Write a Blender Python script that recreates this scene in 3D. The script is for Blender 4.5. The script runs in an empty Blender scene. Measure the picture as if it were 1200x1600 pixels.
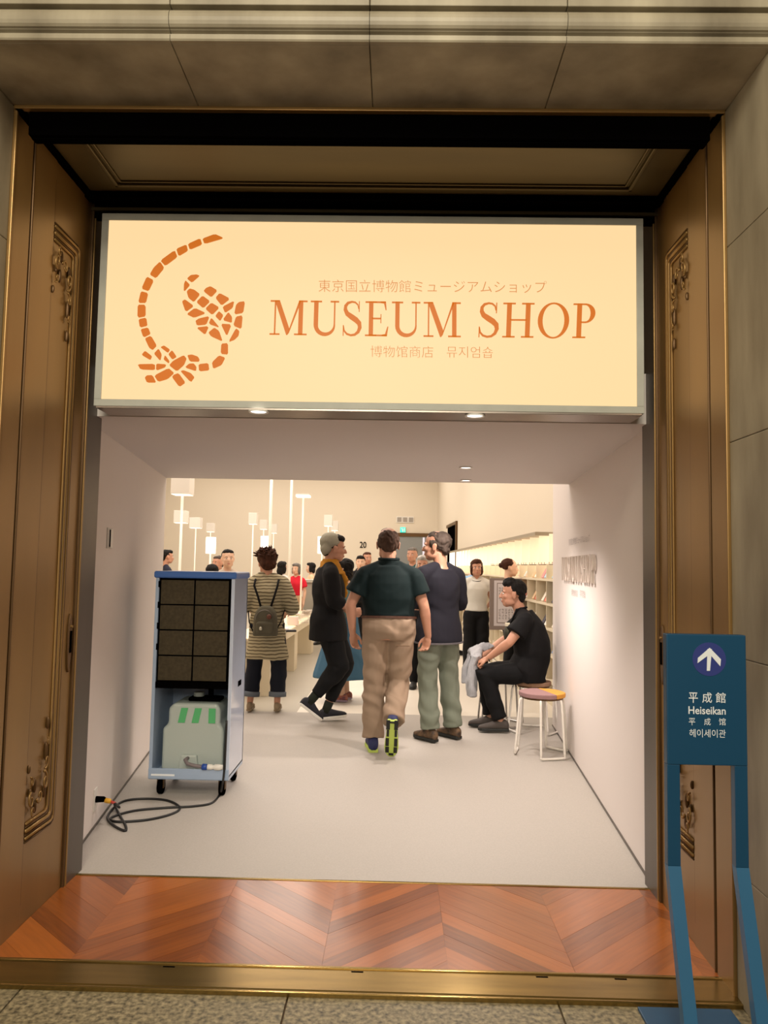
import bpy, bmesh, math, random
import numpy as np
from math import sin, cos, pi, radians, atan, sqrt
from mathutils import Vector, Matrix
random.seed(7)
SC = bpy.context.scene
COL = SC.collection

# ------------------------------------------------------------------ camera
CAM_H = 1.5
YAW, PIT, ROL, FPX = radians(1.03), atan(0.0715), 0.018, 1200.0
_f = Vector((-sin(YAW)*cos(PIT), cos(YAW)*cos(PIT), sin(PIT)))
_r0 = Vector((cos(YAW), sin(YAW), 0)); _u0 = _r0.cross(_f)
_r = _r0*cos(ROL) + _u0*sin(ROL); _u = _u0*cos(ROL) - _r0*sin(ROL)
cam_d = bpy.data.cameras.new('camera'); cam = bpy.data.objects.new('camera', cam_d); COL.objects.link(cam)
M = Matrix.Identity(4)
for i in range(3):
    M[i][0] = _r[i]; M[i][1] = _u[i]; M[i][2] = -_f[i]
M[0][3], M[1][3], M[2][3] = 0, 0, CAM_H
cam.matrix_world = M
cam_d.sensor_fit = 'VERTICAL'; cam_d.sensor_height = 36; cam_d.lens = 36*FPX/1600
cam_d.clip_start = .05
SC.camera = cam
def ray(px, py): return _f + _r*((px-600)/FPX) - _u*((py-800)/FPX)
C0 = Vector((0, 0, CAM_H))
def onY(px, py, Y): d = ray(px, py); return C0 + d*(Y/d.y)
def onZ(px, py, Z=0.): d = ray(px, py); return C0 + d*((Z-CAM_H)/d.z)
def onX(px, py, X): d = ray(px, py); return C0 + d*(X/d.x)

# ------------------------------------------------------------------ world, lights, exposure
SC.view_settings.view_transform = 'Standard'; SC.view_settings.look = 'None'
SC.view_settings.exposure = 0.0; SC.view_settings.gamma = 1.0
SC.view_settings.use_curve_mapping = False
W = bpy.data.worlds.new('world'); SC.world = W; W.use_nodes = True
W.node_tree.nodes['Background'].inputs[0].default_value = (1.0, .80, .55, 1)
W.node_tree.nodes['Background'].inputs[1].default_value = .10
def area(name, loc, target, sx, sy, power, col, spread=180):
    d = bpy.data.lights.new(name, 'AREA'); d.shape = 'RECTANGLE'; d.size = sx; d.size_y = sy
    d.energy = power; d.color = col; d.spread = radians(spread)
    o = bpy.data.objects.new(name, d); COL.objects.link(o); o.location = loc
    o.rotation_euler = (Vector(target)-Vector(loc)).to_track_quat('-Z', 'Y').to_euler()
    return o
# the shop's ceiling lighting, high above the tables
for k, (y, e) in enumerate([(9.5, 400), (15.5, 390), (21.5, 330)]):
    area('shop_ceiling_panel_light', (-3.2, y, 5.0), (-3.2, y, 0), 8.0, 4.6, e, (1.0, .89, .80))
# the hall's lamp above and behind the visitor, then an added low fill
area('hall_lamp_light', (-.3, -1.2, 4.6), (0, 2.6, 2.6), 1.6, 1.6, 195, (1.0, .91, .72))
area('hall_low_fill_light', (-.6, -2.6, 3.0), (0, 3, .8), 2.0, 1.2, 112, (1.0, .90, .72))  # added fill, no lamp of the hall; brightens the right-hand stone

# ------------------------------------------------------------------ materials
def s2l(c):
    c = c/255.
    return c/12.92 if c <= .04045 else ((c+.055)/1.055)**2.4
def rgb(r, g, b): return (s2l(r), s2l(g), s2l(b), 1)
def mat(name, col, rough=.6, metal=0., bump=0., bscale=60., var=0., vscale=6., col2=None, spec=.5, emit=None, estr=0., stretch=None, coat=0., trans=0., dist=.002, alpha=1.):
    m = bpy.data.materials.new(name); m.use_nodes = True
    nt = m.node_tree; p = nt.nodes['Principled BSDF']
    p.inputs['Base Color'].default_value = col; p.inputs['Roughness'].default_value = rough
    p.inputs['Metallic'].default_value = metal; p.inputs['Specular IOR Level'].default_value = spec
    p.inputs['Coat Weight'].default_value = coat; p.inputs['Transmission Weight'].default_value = trans
    p.inputs['Alpha'].default_value = alpha
    if emit: p.inputs['Emission Color'].default_value = emit; p.inputs['Emission Strength'].default_value = estr
    if bump or var:
        tc = nt.nodes.new('ShaderNodeTexCoord'); mp = nt.nodes.new('ShaderNodeMapping')
        nt.links.new(tc.outputs['Object'], mp.inputs[0])
        if stretch: mp.inputs['Scale'].default_value = stretch
    if var:
        n = nt.nodes.new('ShaderNodeTexNoise'); n.inputs['Scale'].default_value = vscale; n.inputs['Detail'].default_value = 6
        nt.links.new(mp.outputs[0], n.inputs[0])
        r = nt.nodes.new('ShaderNodeValToRGB'); r.color_ramp.elements[0].position = .3; r.color_ramp.elements[1].position = .7
        c2 = col2 or tuple(c*(1-var) for c in col[:3])+(1,)
        r.color_ramp.elements[0].color = c2; r.color_ramp.elements[1].color = col
        nt.links.new(n.outputs['Fac'], r.inputs[0]); nt.links.new(r.outputs[0], p.inputs['Base Color'])
    if bump:
        n = nt.nodes.new('ShaderNodeTexNoise'); n.inputs['Scale'].default_value = bscale; n.inputs['Detail'].default_value = 4
        nt.links.new(mp.outputs[0], n.inputs[0])
        b = nt.nodes.new('ShaderNodeBump'); b.inputs['Strength'].default_value = bump; b.inputs['Distance'].default_value = dist
        nt.links.new(n.outputs['Fac'], b.inputs['Height']); nt.links.new(b.outputs[0], p.inputs['Normal'])
    return m
def wood_mat(name, c1, c2, rough, scale=(3, 40, 3)):
    m = mat(name, c1, rough=rough, coat=.5, spec=.5)
    nt = m.node_tree; p = nt.nodes['Principled BSDF']; p.inputs['Coat Roughness'].default_value = .16
    oi = nt.nodes.new('ShaderNodeObjectInfo'); tc = nt.nodes.new('ShaderNodeTexCoord'); mp = nt.nodes.new('ShaderNodeMapping')
    mp.inputs['Scale'].default_value = scale
    nt.links.new(tc.outputs['Object'], mp.inputs[0])
    n = nt.nodes.new('ShaderNodeTexNoise'); n.inputs['Scale'].default_value = 1.5; n.inputs['Detail'].default_value = 5
    nt.links.new(mp.outputs[0], n.inputs[0])
    ad = nt.nodes.new('ShaderNodeMath'); ad.operation = 'MULTIPLY_ADD'; ad.inputs[1].default_value = .55; 
    nt.links.new(oi.outputs['Random'], ad.inputs[0])
    s = nt.nodes.new('ShaderNodeMath'); s.operation = 'MULTIPLY'; s.inputs[1].default_value = .6
    nt.links.new(n.outputs['Fac'], s.inputs[0]); nt.links.new(s.outputs[0], ad.inputs[2])
    r = nt.nodes.new('ShaderNodeValToRGB'); r.color_ramp.elements[0].position = .1; r.color_ramp.elements[1].position = .85
    r.color_ramp.elements[0].color = c2; r.color_ramp.elements[1].color = c1
    nt.links.new(ad.outputs[0], r.inputs[0]); nt.links.new(r.outputs[0], p.inputs['Base Color'])
    return m
def stripe_mat(name, ca, cb, freq, duty=.35):
    m = mat(name, ca, rough=.9, spec=.2); nt = m.node_tree; p = nt.nodes['Principled BSDF']
    tc = nt.nodes.new('ShaderNodeTexCoord'); sx = nt.nodes.new('ShaderNodeSeparateXYZ')
    nt.links.new(tc.outputs['Object'], sx.inputs[0])
    nz = nt.nodes.new('ShaderNodeTexNoise'); nz.inputs['Scale'].default_value = 6; nt.links.new(tc.outputs['Object'], nz.inputs[0])
    a = nt.nodes.new('ShaderNodeMath'); a.operation = 'MULTIPLY_ADD'; a.inputs[1].default_value = .05
    nt.links.new(nz.outputs['Fac'], a.inputs[0]); nt.links.new(sx.outputs['Z'], a.inputs[2])
    mu = nt.nodes.new('ShaderNodeMath'); mu.operation = 'MULTIPLY'; mu.inputs[1].default_value = freq; nt.links.new(a.outputs[0], mu.inputs[0])
    fr = nt.nodes.new('ShaderNodeMath'); fr.operation = 'FRACT'; nt.links.new(mu.outputs[0], fr.inputs[0])
    r = nt.nodes.new('ShaderNodeValToRGB'); r.color_ramp.elements[0].color = cb; r.color_ramp.elements[1].color = ca
    r.color_ramp.elements[0].position = duty-.06; r.color_ramp.elements[1].position = duty+.06
    nt.links.new(fr.outputs[0], r.inputs[0]); nt.links.new(r.outputs[0], p.inputs['Base Color'])
    return m
MT = {}
MT['stone'] = mat('grey_marble', rgb(168, 158, 136), rough=.5, var=.3, vscale=4.5, col2=rgb(112, 102, 84), bump=.25, bscale=25, stretch=(1, 1, .28))
MT['granite'] = mat('speckled_granite', rgb(160, 146, 112), rough=.5, var=.5, vscale=55, col2=rgb(62, 56, 40))
MT['joint'] = mat('dark_joint', rgb(84, 66, 46), rough=.9)
MT['bronze'] = mat('brown_bronze', rgb(152, 118, 68), rough=.36, metal=.5, var=.22, vscale=3, bump=.12, bscale=8, stretch=(1, 1, .2))
MT['bronze_dark'] = mat('darkened_bronze', rgb(92, 66, 36), rough=.45, metal=.5)
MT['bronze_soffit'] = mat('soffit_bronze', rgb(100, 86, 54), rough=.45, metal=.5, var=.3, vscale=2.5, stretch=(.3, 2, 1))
MT['black'] = mat('black_paint', rgb(5, 4, 4), rough=1., spec=0.)
MT['brass'] = mat('worn_brass', rgb(150, 124, 70), rough=.24, metal=.85, var=.3, vscale=5, stretch=(.5, 4, 1))
MT['parquet'] = wood_mat('red_parquet', rgb(166, 92, 34), rgb(92, 43, 15), .28)
MT['steel'] = mat('brushed_steel', rgb(104, 97, 90), rough=.4, metal=.7, var=.15, vscale=6, stretch=(1, 1, .15))
MT['plaster'] = mat('white_plaster', rgb(226, 217, 210), rough=.75, bump=.6, bscale=7, stretch=(1, 1, .6), dist=.006)
MT['plaster_s'] = mat('smooth_plaster', rgb(228, 219, 214), rough=.7)
MT['ceilp'] = mat('ceiling_paint', rgb(214, 206, 202), rough=.8)
MT['carpet'] = mat('grey_floor', rgb(176, 169, 161), rough=.62, var=.12, vscale=120, bump=.15, bscale=200)
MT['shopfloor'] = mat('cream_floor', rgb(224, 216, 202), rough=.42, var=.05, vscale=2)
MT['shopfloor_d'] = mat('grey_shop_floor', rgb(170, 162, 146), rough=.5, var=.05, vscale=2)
MT['shopwall'] = mat('peach_wall', rgb(214, 203, 184), rough=.8)
MT['white'] = mat('white_lacquer', rgb(232, 228, 220), rough=.45)
MT['cream'] = mat('cream_board', rgb(222, 210, 184), rough=.5)
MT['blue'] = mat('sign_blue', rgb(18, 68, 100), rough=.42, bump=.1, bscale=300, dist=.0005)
MT['blue_lit'] = mat('sign_blue_lit_leg', rgb(48, 100, 138), rough=.42)  # the stand's blue made paler, for light on the upward-facing legs
MT['violet'] = mat('sign_violet', rgb(52, 62, 128), rough=.4)
MT['whiteprint'] = mat('white_print', rgb(232, 236, 240), rough=.5)
def emis(name, col, s, base=None): return mat(name, base or col, rough=.5, emit=col, estr=s, spec=.3)
MT['signface'] = emis('backlit_acrylic', rgb(255, 218, 162), 1.0, rgb(60, 50, 35))
MT['signprint'] = emis('backlit_orange_print', rgb(212, 112, 28), .9, rgb(90, 40, 10))
MT['signprint2'] = emis('backlit_thin_orange_print', rgb(214, 134, 70), .92, rgb(90, 40, 10))
MT['frame'] = mat('painted_sign_frame', rgb(180, 180, 170), rough=.5, var=.15, vscale=8)
MT['lens'] = emis('lamp_lens', rgb(255, 244, 232), 4.)
MT['lantern'] = emis('lit_lantern', rgb(255, 240, 222), 2.2)
MT['glowpanel'] = emis('lit_shelf_back', rgb(255, 240, 218), 1.9)
MT['exit'] = emis('exit_green', rgb(40, 220, 190), 1.0)

# ------------------------------------------------------------------ mesh helpers
class MB:
    def __init__(s): s.v = []; s.f = []
    def add(s, vs, fs):
        n = len(s.v); s.v += [tuple(v) for v in vs]; s.f += [tuple(n+i for i in f) for f in fs]; return s
    def box(s, a, b, R=None, o=(0, 0, 0)):
        x0, y0, z0 = a; x1, y1, z1 = b
        vs = [Vector(p) for p in ((x0,y0,z0),(x1,y0,z0),(x1,y1,z0),(x0,y1,z0),(x0,y0,z1),(x1,y0,z1),(x1,y1,z1),(x0,y1,z1))]
        if R is not None: vs = [R @ v + Vector(o) for v in vs]
        return s.add(vs, [(0,3,2,1),(4,5,6,7),(0,1,5,4),(1,2,6,5),(2,3,7,6),(3,0,4,7)])
    def prism(s, poly, fn, d0, d1):
        """poly of 2D points; fn(u, v, w) gives the 3D point; extruded from w=d0 to d1"""
        n = len(poly); vs = [fn(u, v, d0) for u, v in poly]+[fn(u, v, d1) for u, v in poly]
        fs = [tuple(range(n))[::-1], tuple(range(n, 2*n))]+[(i, (i+1) % n, n+(i+1) % n, n+i) for i in range(n)]
        return s.add(vs, fs)
    def tube(s, pts, r, n=8, closed=False):
        pts = [Vector(p) for p in pts]; m = len(pts); rr = r if isinstance(r, (list, tuple)) else [r]*m
        rings = []; up = None
        for i, p in enumerate(pts):
            a = pts[(i-1) % m] if (closed or i > 0) else p; b = pts[(i+1) % m] if (closed or i < m-1) else p
            t = (b-a).normalized()
            if up is None: up = t.orthogonal().normalized()
            else:
                up = up - t*up.dot(t)
                up = up.normalized() if up.length > 1e-6 else t.orthogonal().normalized()
            q = t.cross(up); rings.append([p+(up*cos(2*pi*k/n)+q*sin(2*pi*k/n))*rr[i] for k in range(n)])
        vs = [v for R in rings for v in R]; fs = []
        for i in range(m if closed else m-1):
            j = (i+1) % m
            for k in range(n): fs.append((i*n+k, i*n+(k+1) % n, j*n+(k+1) % n, j*n+k))
        if not closed: fs += [tuple(range(n))[::-1], tuple(range((m-1)*n, m*n))]
        return s.add(vs, fs)
    def lathe(s, prof, n=20, o=(0, 0, 0), R=None):
        vs = []; o = Vector(o)
        for r, z in prof:
            for k in range(n):
                p = Vector((r*cos(2*pi*k/n), r*sin(2*pi*k/n), z))
                vs.append((R @ p if R is not None else p)+o)
        fs = [(i*n+k, i*n+(k+1) % n, (i+1)*n+(k+1) % n, (i+1)*n+k) for i in range(len(prof)-1) for k in range(n)]
        fs += [tuple(range(n))[::-1], tuple(range((len(prof)-1)*n, len(prof)*n))]
        return s.add(vs, fs)
    def ell(s, c, r, R=None, nu=16, nv=10):
        vs = []; c = Vector(c)
        for j in range(1, nv):
            th = pi*j/nv
            for k in range(nu):
                p = Vector((r[0]*sin(th)*cos(2*pi*k/nu), r[1]*sin(th)*sin(2*pi*k/nu), r[2]*cos(th)))
                vs.append((R @ p if R is not None else p)+c)
        tp = Vector((0, 0, r[2])); b = Vector((0, 0, -r[2]))
        vs.append((R @ tp if R is not None else tp)+c); vs.append((R @ b if R is not None else b)+c)
        T = len(vs)-2; B = T+1; fs = []
        for j in range(nv-2):
            for k in range(nu): fs.append((j*nu+k, (j+1)*nu+k, (j+1)*nu+(k+1) % nu, j*nu+(k+1) % nu))
        for k in range(nu):
            fs.append((T, k, (k+1) % nu)); fs.append((B, (nv-2)*nu+(k+1) % nu, (nv-2)*nu+k))
        return s.add(vs, fs)
    def build(s, name, m, parent=None, smooth=False, bevel=0, seg=2):
        me = bpy.data.meshes.new(name); me.from_pydata(s.v, [], s.f); me.update()
        bm = bmesh.new(); bm.from_mesh(me); bmesh.ops.recalc_face_normals(bm, faces=bm.faces); bm.to_mesh(me); bm.free()
        o = bpy.data.objects.new(name, me); COL.objects.link(o)
        if m: me.materials.append(m)
        if parent: o.parent = parent
        if smooth: me.polygons.foreach_set('use_smooth', [True]*len(me.polygons))
        if bevel:
            b = o.modifiers.new('bevel', 'BEVEL'); b.width = bevel; b.segments = seg; b.limit_method = 'ANGLE'; b.angle_limit = radians(40)
        return o
def tag(o, label, cat, group=None):
    o['label'] = label; o['category'] = cat
    if group: o['group'] = group
    return o
def thing(name, label, cat, loc=(0, 0, 0), rz=0, group=None):
    o = bpy.data.objects.new(name, None); COL.objects.link(o); o.location = loc; o.rotation_euler = (0, 0, rz)
    o.empty_display_size = .1
    return tag(o, label, cat, group)
def struct(o): o['kind'] = 'structure'; return o
def kids(o): return [c for c in COL.objects if c.parent == o]
def dup(root, loc, rz, label, group=None, tree=None):
    r = root.copy(); COL.objects.link(r); r.location = loc; r.rotation_euler = (0, 0, rz); r['label'] = label
    if group: r['group'] = group
    def rec(src, dst):
        for ch in src.children:
            c = ch.copy(); COL.objects.link(c); c.parent = dst; rec(ch, c)
    rec(root, r); return r
def bx(name, a, b, m, parent=None, bevel=0): return MB().box(a, b).build(name, m, parent, bevel=bevel)
XZ = lambda Y0: (lambda u, v, w: Vector((u, Y0-w, v)))        # drawing plane facing the visitor
def rotz(a): return Matrix.Rotation(a, 3, 'Z')
def chaikin(poly, k=.14):
    out = []
    for i in range(len(poly)):
        a = Vector(poly[i]); b = Vector(poly[(i+1) % len(poly)]); out += [a.lerp(b, k), a.lerp(b, 1-k)]
    return [tuple(p) for p in out]
# ---- lettering
def text2d(body, bold=0.):
    c = bpy.data.curves.new('t', 'FONT'); c.body = body; c.size = 1; c.offset = bold; c.resolution_u = 4
    o = bpy.data.objects.new('t', c); COL.objects.link(o)
    bpy.context.view_layer.update()
    dg = bpy.context.evaluated_depsgraph_get(); me = bpy.data.meshes.new_from_object(o.evaluated_get(dg))
    vs = [(v.co.x, v.co.y) for v in me.vertices]; fs = [tuple(p.vertices) for p in me.polygons]
    bpy.data.objects.remove(o); bpy.data.curves.remove(c); bpy.data.meshes.remove(me)
    return vs, fs
def put_text(name, body, u0, v0, u1, v1, fn, m, parent, bold=0., thick=.0008):
    """fits body's outline to the box u0..u1, v0..v1 of the plane fn"""
    vs, fs = text2d(body, bold)
    xs = [v[0] for v in vs]; ys = [v[1] for v in vs]; a, b, c, d = min(xs), max(xs), min(ys), max(ys)
    P = [(u0+(x-a)/(b-a)*(u1-u0), v0+(y-c)/(d-c)*(v1-v0)) for x, y in vs]
    mb = MB(); mb.add([fn(u, v, thick) for u, v in P], fs)
    return mb.build(name, m, parent)
def stroke(pts, ws):
    """list of quads for a stroke of varying width"""
    out = []; L = []; R = []
    for i, p in enumerate(pts):
        a = Vector(pts[max(0, i-1)]); b = Vector(pts[min(len(pts)-1, i+1)]); t = (b-a).normalized(); n = Vector((-t.y, t.x))
        L.append(Vector(p)+n*ws[i]/2); R.append(Vector(p)-n*ws[i]/2)
    for i in range(len(pts)-1): out.append([tuple(L[i]), tuple(L[i+1]), tuple(R[i+1]), tuple(R[i])])
    return out
def rect(a, b, c, d): return [(a, b), (c, b), (c, d), (a, d)]
def ser(x0, x1, y, up=1): return rect(x0, y, x1, y+.035*up)
def glyph(ch):
    T = .13
    if ch == 'M':
        g = [rect(.13, 0, .17, 1), ser(0, .30, 0), ser(0, .28, 1, -1), [(.13, 1), (.28, 1), (.60, .16), (.53, 0), (.50, 0)],
             [(.53, 0), (.58, .06), (.93, 1), (.87, 1)], rect(.86, 0, .86+T, 1), ser(.74, 1.12, 0), ser(.87, 1.12, 1, -1)]
        return g, 1.12
    if ch == 'U':
        n = 14; pts = [(.17, 1), (.17, .32)]+[(.45-.28*cos(pi*i/n), .30-.27*sin(pi*i/n)) for i in range(n+1)]+[(.73, .34), (.73, 1)]
        ws = [T, T]+[T+(.045-T)*(i/n)**1.2 for i in range(n+1)]+[.04, .04]
        return stroke(pts, ws)+[ser(0, .34, 1, -1), ser(.60, .86, 1, -1)], .86
    if ch == 'S':
        P = [(.50, .78), (.47, .90), (.39, .97), (.29, .985), (.17, .95), (.10, .86), (.095, .75), (.15, .64), (.28, .55), (.42, .46), (.52, .36), (.54, .24), (.49, .11), (.39, .03), (.27, .012), (.15, .05), (.07, .14), (.045, .28)]
        ws = [.03, .035, .04, .045, .07, .09, .11, .13, .15, .15, .135, .11, .085, .06, .05, .05, .045, .03]
        return stroke(P, ws)+[rect(.50, .70, .525, 1), rect(.03, 0, .055, .30)], .60
    if ch == 'E':
        return [rect(.11, 0, .11+T, 1), ser(0, .34, 0), ser(0, .34, 1, -1), rect(.2, 0, .66, .035), rect(.2, .965, .62, 1), rect(.2, .49, .48, .525),
                [(.66, 0), (.70, .27), (.67, .27), (.60, .05), (.5, .035), (.5, 0)], [(.62, 1), (.64, .76), (.61, .76), (.56, .95), (.46, .965), (.46, 1)], rect(.46, .38, .485, .63)], .70
    if ch == 'H':
        return [rect(.11, 0, .11+T, 1), rect(.64, 0, .64+T, 1), ser(0, .35, 0), ser(0, .35, 1, -1), ser(.53, .88, 0), ser(.53, .88, 1, -1), rect(.2, .49, .68, .525)], .88
    if ch == 'O':
        n = 36; g = []
        o = [(.45+.44*cos(2*pi*i/n), .5+.52*sin(2*pi*i/n)) for i in range(n+1)]; q = [(.45+.31*cos(2*pi*i/n), .5+.485*sin(2*pi*i/n)) for i in range(n+1)]
        for i in range(n): g.append([o[i], o[i+1], q[i+1], q[i]])
        return g, .90
    if ch == 'P':
        n = 16; g = [rect(.11, 0, .11+T, 1), ser(0, .36, 0), rect(0, .965, .36, 1), rect(.2, .44, .36, .475)]
        o = [(.34+.28*cos(pi/2-pi*i/n), .72+.28*sin(pi/2-pi*i/n)) for i in range(n+1)]; q = [(.34+.15*cos(pi/2-pi*i/n), .72+.245*sin(pi/2-pi*i/n)) for i in range(n+1)]
        for i in range(n): g.append([o[i], o[i+1], q[i+1], q[i]])
        return g, .64
def word_glyphs(word, gap=.10):
    """list of (letter, polys) scaled so that the whole word is 0..1 wide, height 1"""
    x = 0; out = []
    for ch in word:
        g, w = glyph(ch); out.append((ch, [[(p[0]+x, p[1]) for p in poly] for poly in g])); x += w+gap
    tot = x-gap
    return [(c, [[(p[0]/tot, p[1]) for p in poly] for poly in g]) for c, g in out]
# ================================================================== THE SETTING
XL, XR = -1.51, 1.22          # reveals of the portal
YF, YB = 2.83, 3.62           # front and back of the bronze reveals
# ---- hall floor: granite slabs
fl = struct(bx('floor', (-6, -4, -.2), (6, 2.79, -.012), MT['joint']))
x0 = onZ(447, 1568).x
for i in range(-3, 4):
    for j in range(0, 4):
        xa = x0+i*.94; yb = 2.785-j*.94
        MB().box((xa+.003, yb-.935, -.06), (xa+.937, yb, 0)).build('floor_slab', MT['granite'], fl, bevel=.002)
# ---- stone portal
def Wb(name, a, b, parent): return bx(name, a, b, MT['stone'], parent, bevel=.003)
wf = struct(bx('wall_front', (-4.5, 2.60, 3.62), (4.5, 3.2, 5.2), MT['stone']))
ZS = 3.255
xs = [-4.5, -3.4, -2.3, onZ(290, 120, ZS).x, onZ(580, 120, ZS).x, onZ(868, 120, ZS).x, 1.9, 3.1, 4.5]
for a, b in zip(xs[:-1], xs[1:]):
    Wb('lintel_block', (a+.001, 2.47, ZS), (b-.001, 2.825, 3.62), wf)
    # moulding along the lower edge and the bright ashlar above
    prof = [(2.475, ZS+.001), (2.456, ZS+.001), (2.452, ZS+.006), (2.452, ZS+.022), (2.462, ZS+.026), (2.462, ZS+.030), (2.450, ZS+.034)]
    for k in range(9):
        t = k/8*pi; prof.append((2.448-.020*sin(t), ZS+.068-.032*cos(t)))
    prof += [(2.450, ZS+.102), (2.464, ZS+.106), (2.464, ZS+.114), (2.475, ZS+.114)]
    mb = MB(); n = len(prof)
    mb.add([(a+.001, y, z) for y, z in prof]+[(b-.001, y, z) for y, z in prof], [tuple(range(n)), tuple(range(n, 2*n))[::-1]]+[(i, n+i, n+(i+1) % n, (i+1) % n) for i in range(n)])
    mb.build('moulding_block', MT['stone'], wf)
    Wb('frieze_block', (a+.001, 2.435, ZS+.1145), (b-.001, 2.60, 5.2), wf)
for side, xa, xb in (('left', -4.5, XL), ('right', XR, 4.5)):
    w = struct(bx('wall_front_'+side, (xa if side == 'left' else xb-3.25, 2.52, 0), (xb-.03 if side == 'left' else xb, 3.2, ZS-.01), MT['joint']))
    zz = [0, .45, 1.2, 1.98, 2.72, ZS-.001]
    for a, b in zip(zz[:-1], zz[1:]):
        if side == 'left': Wb('stone_block', (xb-.9, 2.47, a+.001), (xb, 2.83, b-.001), w); Wb('stone_block', (xa, 2.47, a+.001), (xb-.902, 2.83, b-.001), w)
        else: Wb('stone_block', (xa, 2.47, a+.001), (xa+.9, 2.83, b-.001), w); Wb('stone_block', (xa+.902, 2.47, a+.001), (xb, 2.83, b-.001), w)
# ---- hall behind the visitor (only ever seen in reflections)
hall = struct(bx('wall_hall', (-6, -4.2, 0), (6, -4, 5.2), MT['stone']))
struct(bx('wall_hall_left', (-6.2, -4.2, 0), (-6, 3.2, 5.2), MT['stone'])); struct(bx('wall_hall_right', (6, -4.2, 0), (6.2, 3.2, 5.2), MT['stone']))
struct(bx('ceiling_hall', (-6.2, -4.2, 5.2), (6.2, 3.2, 5.35), MT['stone']))
# ---- sill, parquet, threshold
sill = struct(MB().prism([(2.79, 0), (2.79, .012), (2.80, .018), (2.955, .018), (2.955, 0)], lambda u, v, w: Vector((w, u, v)), XL-.02, XR+.02).build('trim_sill', MT['brass']))
bx('sill_nosing', (XL-.02, 2.783, -.01), (XR+.02, 2.795, .016), MT['brass'], sill, bevel=.003)
bx('sill_ridge', (XL, 2.94, .0), (XR, 2.955, .023), MT['brass'], sill, bevel=.003)
for px in (258, 558, 845, 965): p = onZ(px, 1521, .018); bx('sill_slot', (p.x-.022, 2.922, .01), (p.x+.022, 2.930, .0186), MT['black'], sill)
pq = struct(bx('floor_parquet', (XL, 2.955, -.05), (XR, 3.735, .004), MT['joint']))
cw, ph = .47, .105
def clip(poly, x0, x1, y0, y1):
    def cl(P, ins, inter):
        out = []
        for i in range(len(P)):
            a, b = P[i-1], P[i]
            if ins(b):
                if not ins(a): out.append(inter(a, b))
                out.append(b)
            elif ins(a): out.append(inter(a, b))
        return out
    for ax, lim, sg in ((0, x0, 1), (0, x1, -1), (1, y0, 1), (1, y1, -1)):
        if not poly: break
        poly = cl(poly, lambda p: (p[ax]-lim)*sg >= 0, lambda a, b: tuple(a[k]+(b[k]-a[k])*(lim-a[ax])/(b[ax]-a[ax]) for k in (0, 1)))
    return poly
xv = onZ(870, 1460).x
for c in range(-6, 4):
    xa = xv+c*cw; up = (c % 2 == 0)        # column right of the V rises away to the right
    for j in range(-6, 14):
        y = 2.9+j*ph; s = cw*.95
        ya, yb = (y, y+s) if up else (y+s, y)
        poly = [(xa, ya), (xa+cw, yb), (xa+cw, yb+ph), (xa, ya+ph)]
        poly = clip(poly, XL+.001, XR-.001, 2.956, 3.733)
        if len(poly) < 3: continue
        cx = sum(p[0] for p in poly)/len(poly); cy = sum(p[1] for p in poly)/len(poly)
        if (max(p[0] for p in poly)-min(p[0] for p in poly)) < .02: continue
        a = math.atan2(yb-ya, cw); ca, sa = cos(-a), sin(-a)
        sh = [(cx+(p[0]-cx)*.9985, cy+(p[1]-cy)*.994) for p in poly]
        loc = [((p[0]-cx)*ca-(p[1]-cy)*sa, (p[0]-cx)*sa+(p[1]-cy)*ca) for p in sh]
        o = MB().prism(loc, lambda u, v, w: Vector((u, v, w)), 0, .012).build('plank', MT['parquet'], pq)
        o.location = (cx, cy, .003+random.random()*.0008); o.rotation_euler = (0, 0, a)
struct(bx('trim_threshold', (XL, 3.733, -.02), (XR, 3.748, .019), MT['brass'], bevel=.002))
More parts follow.
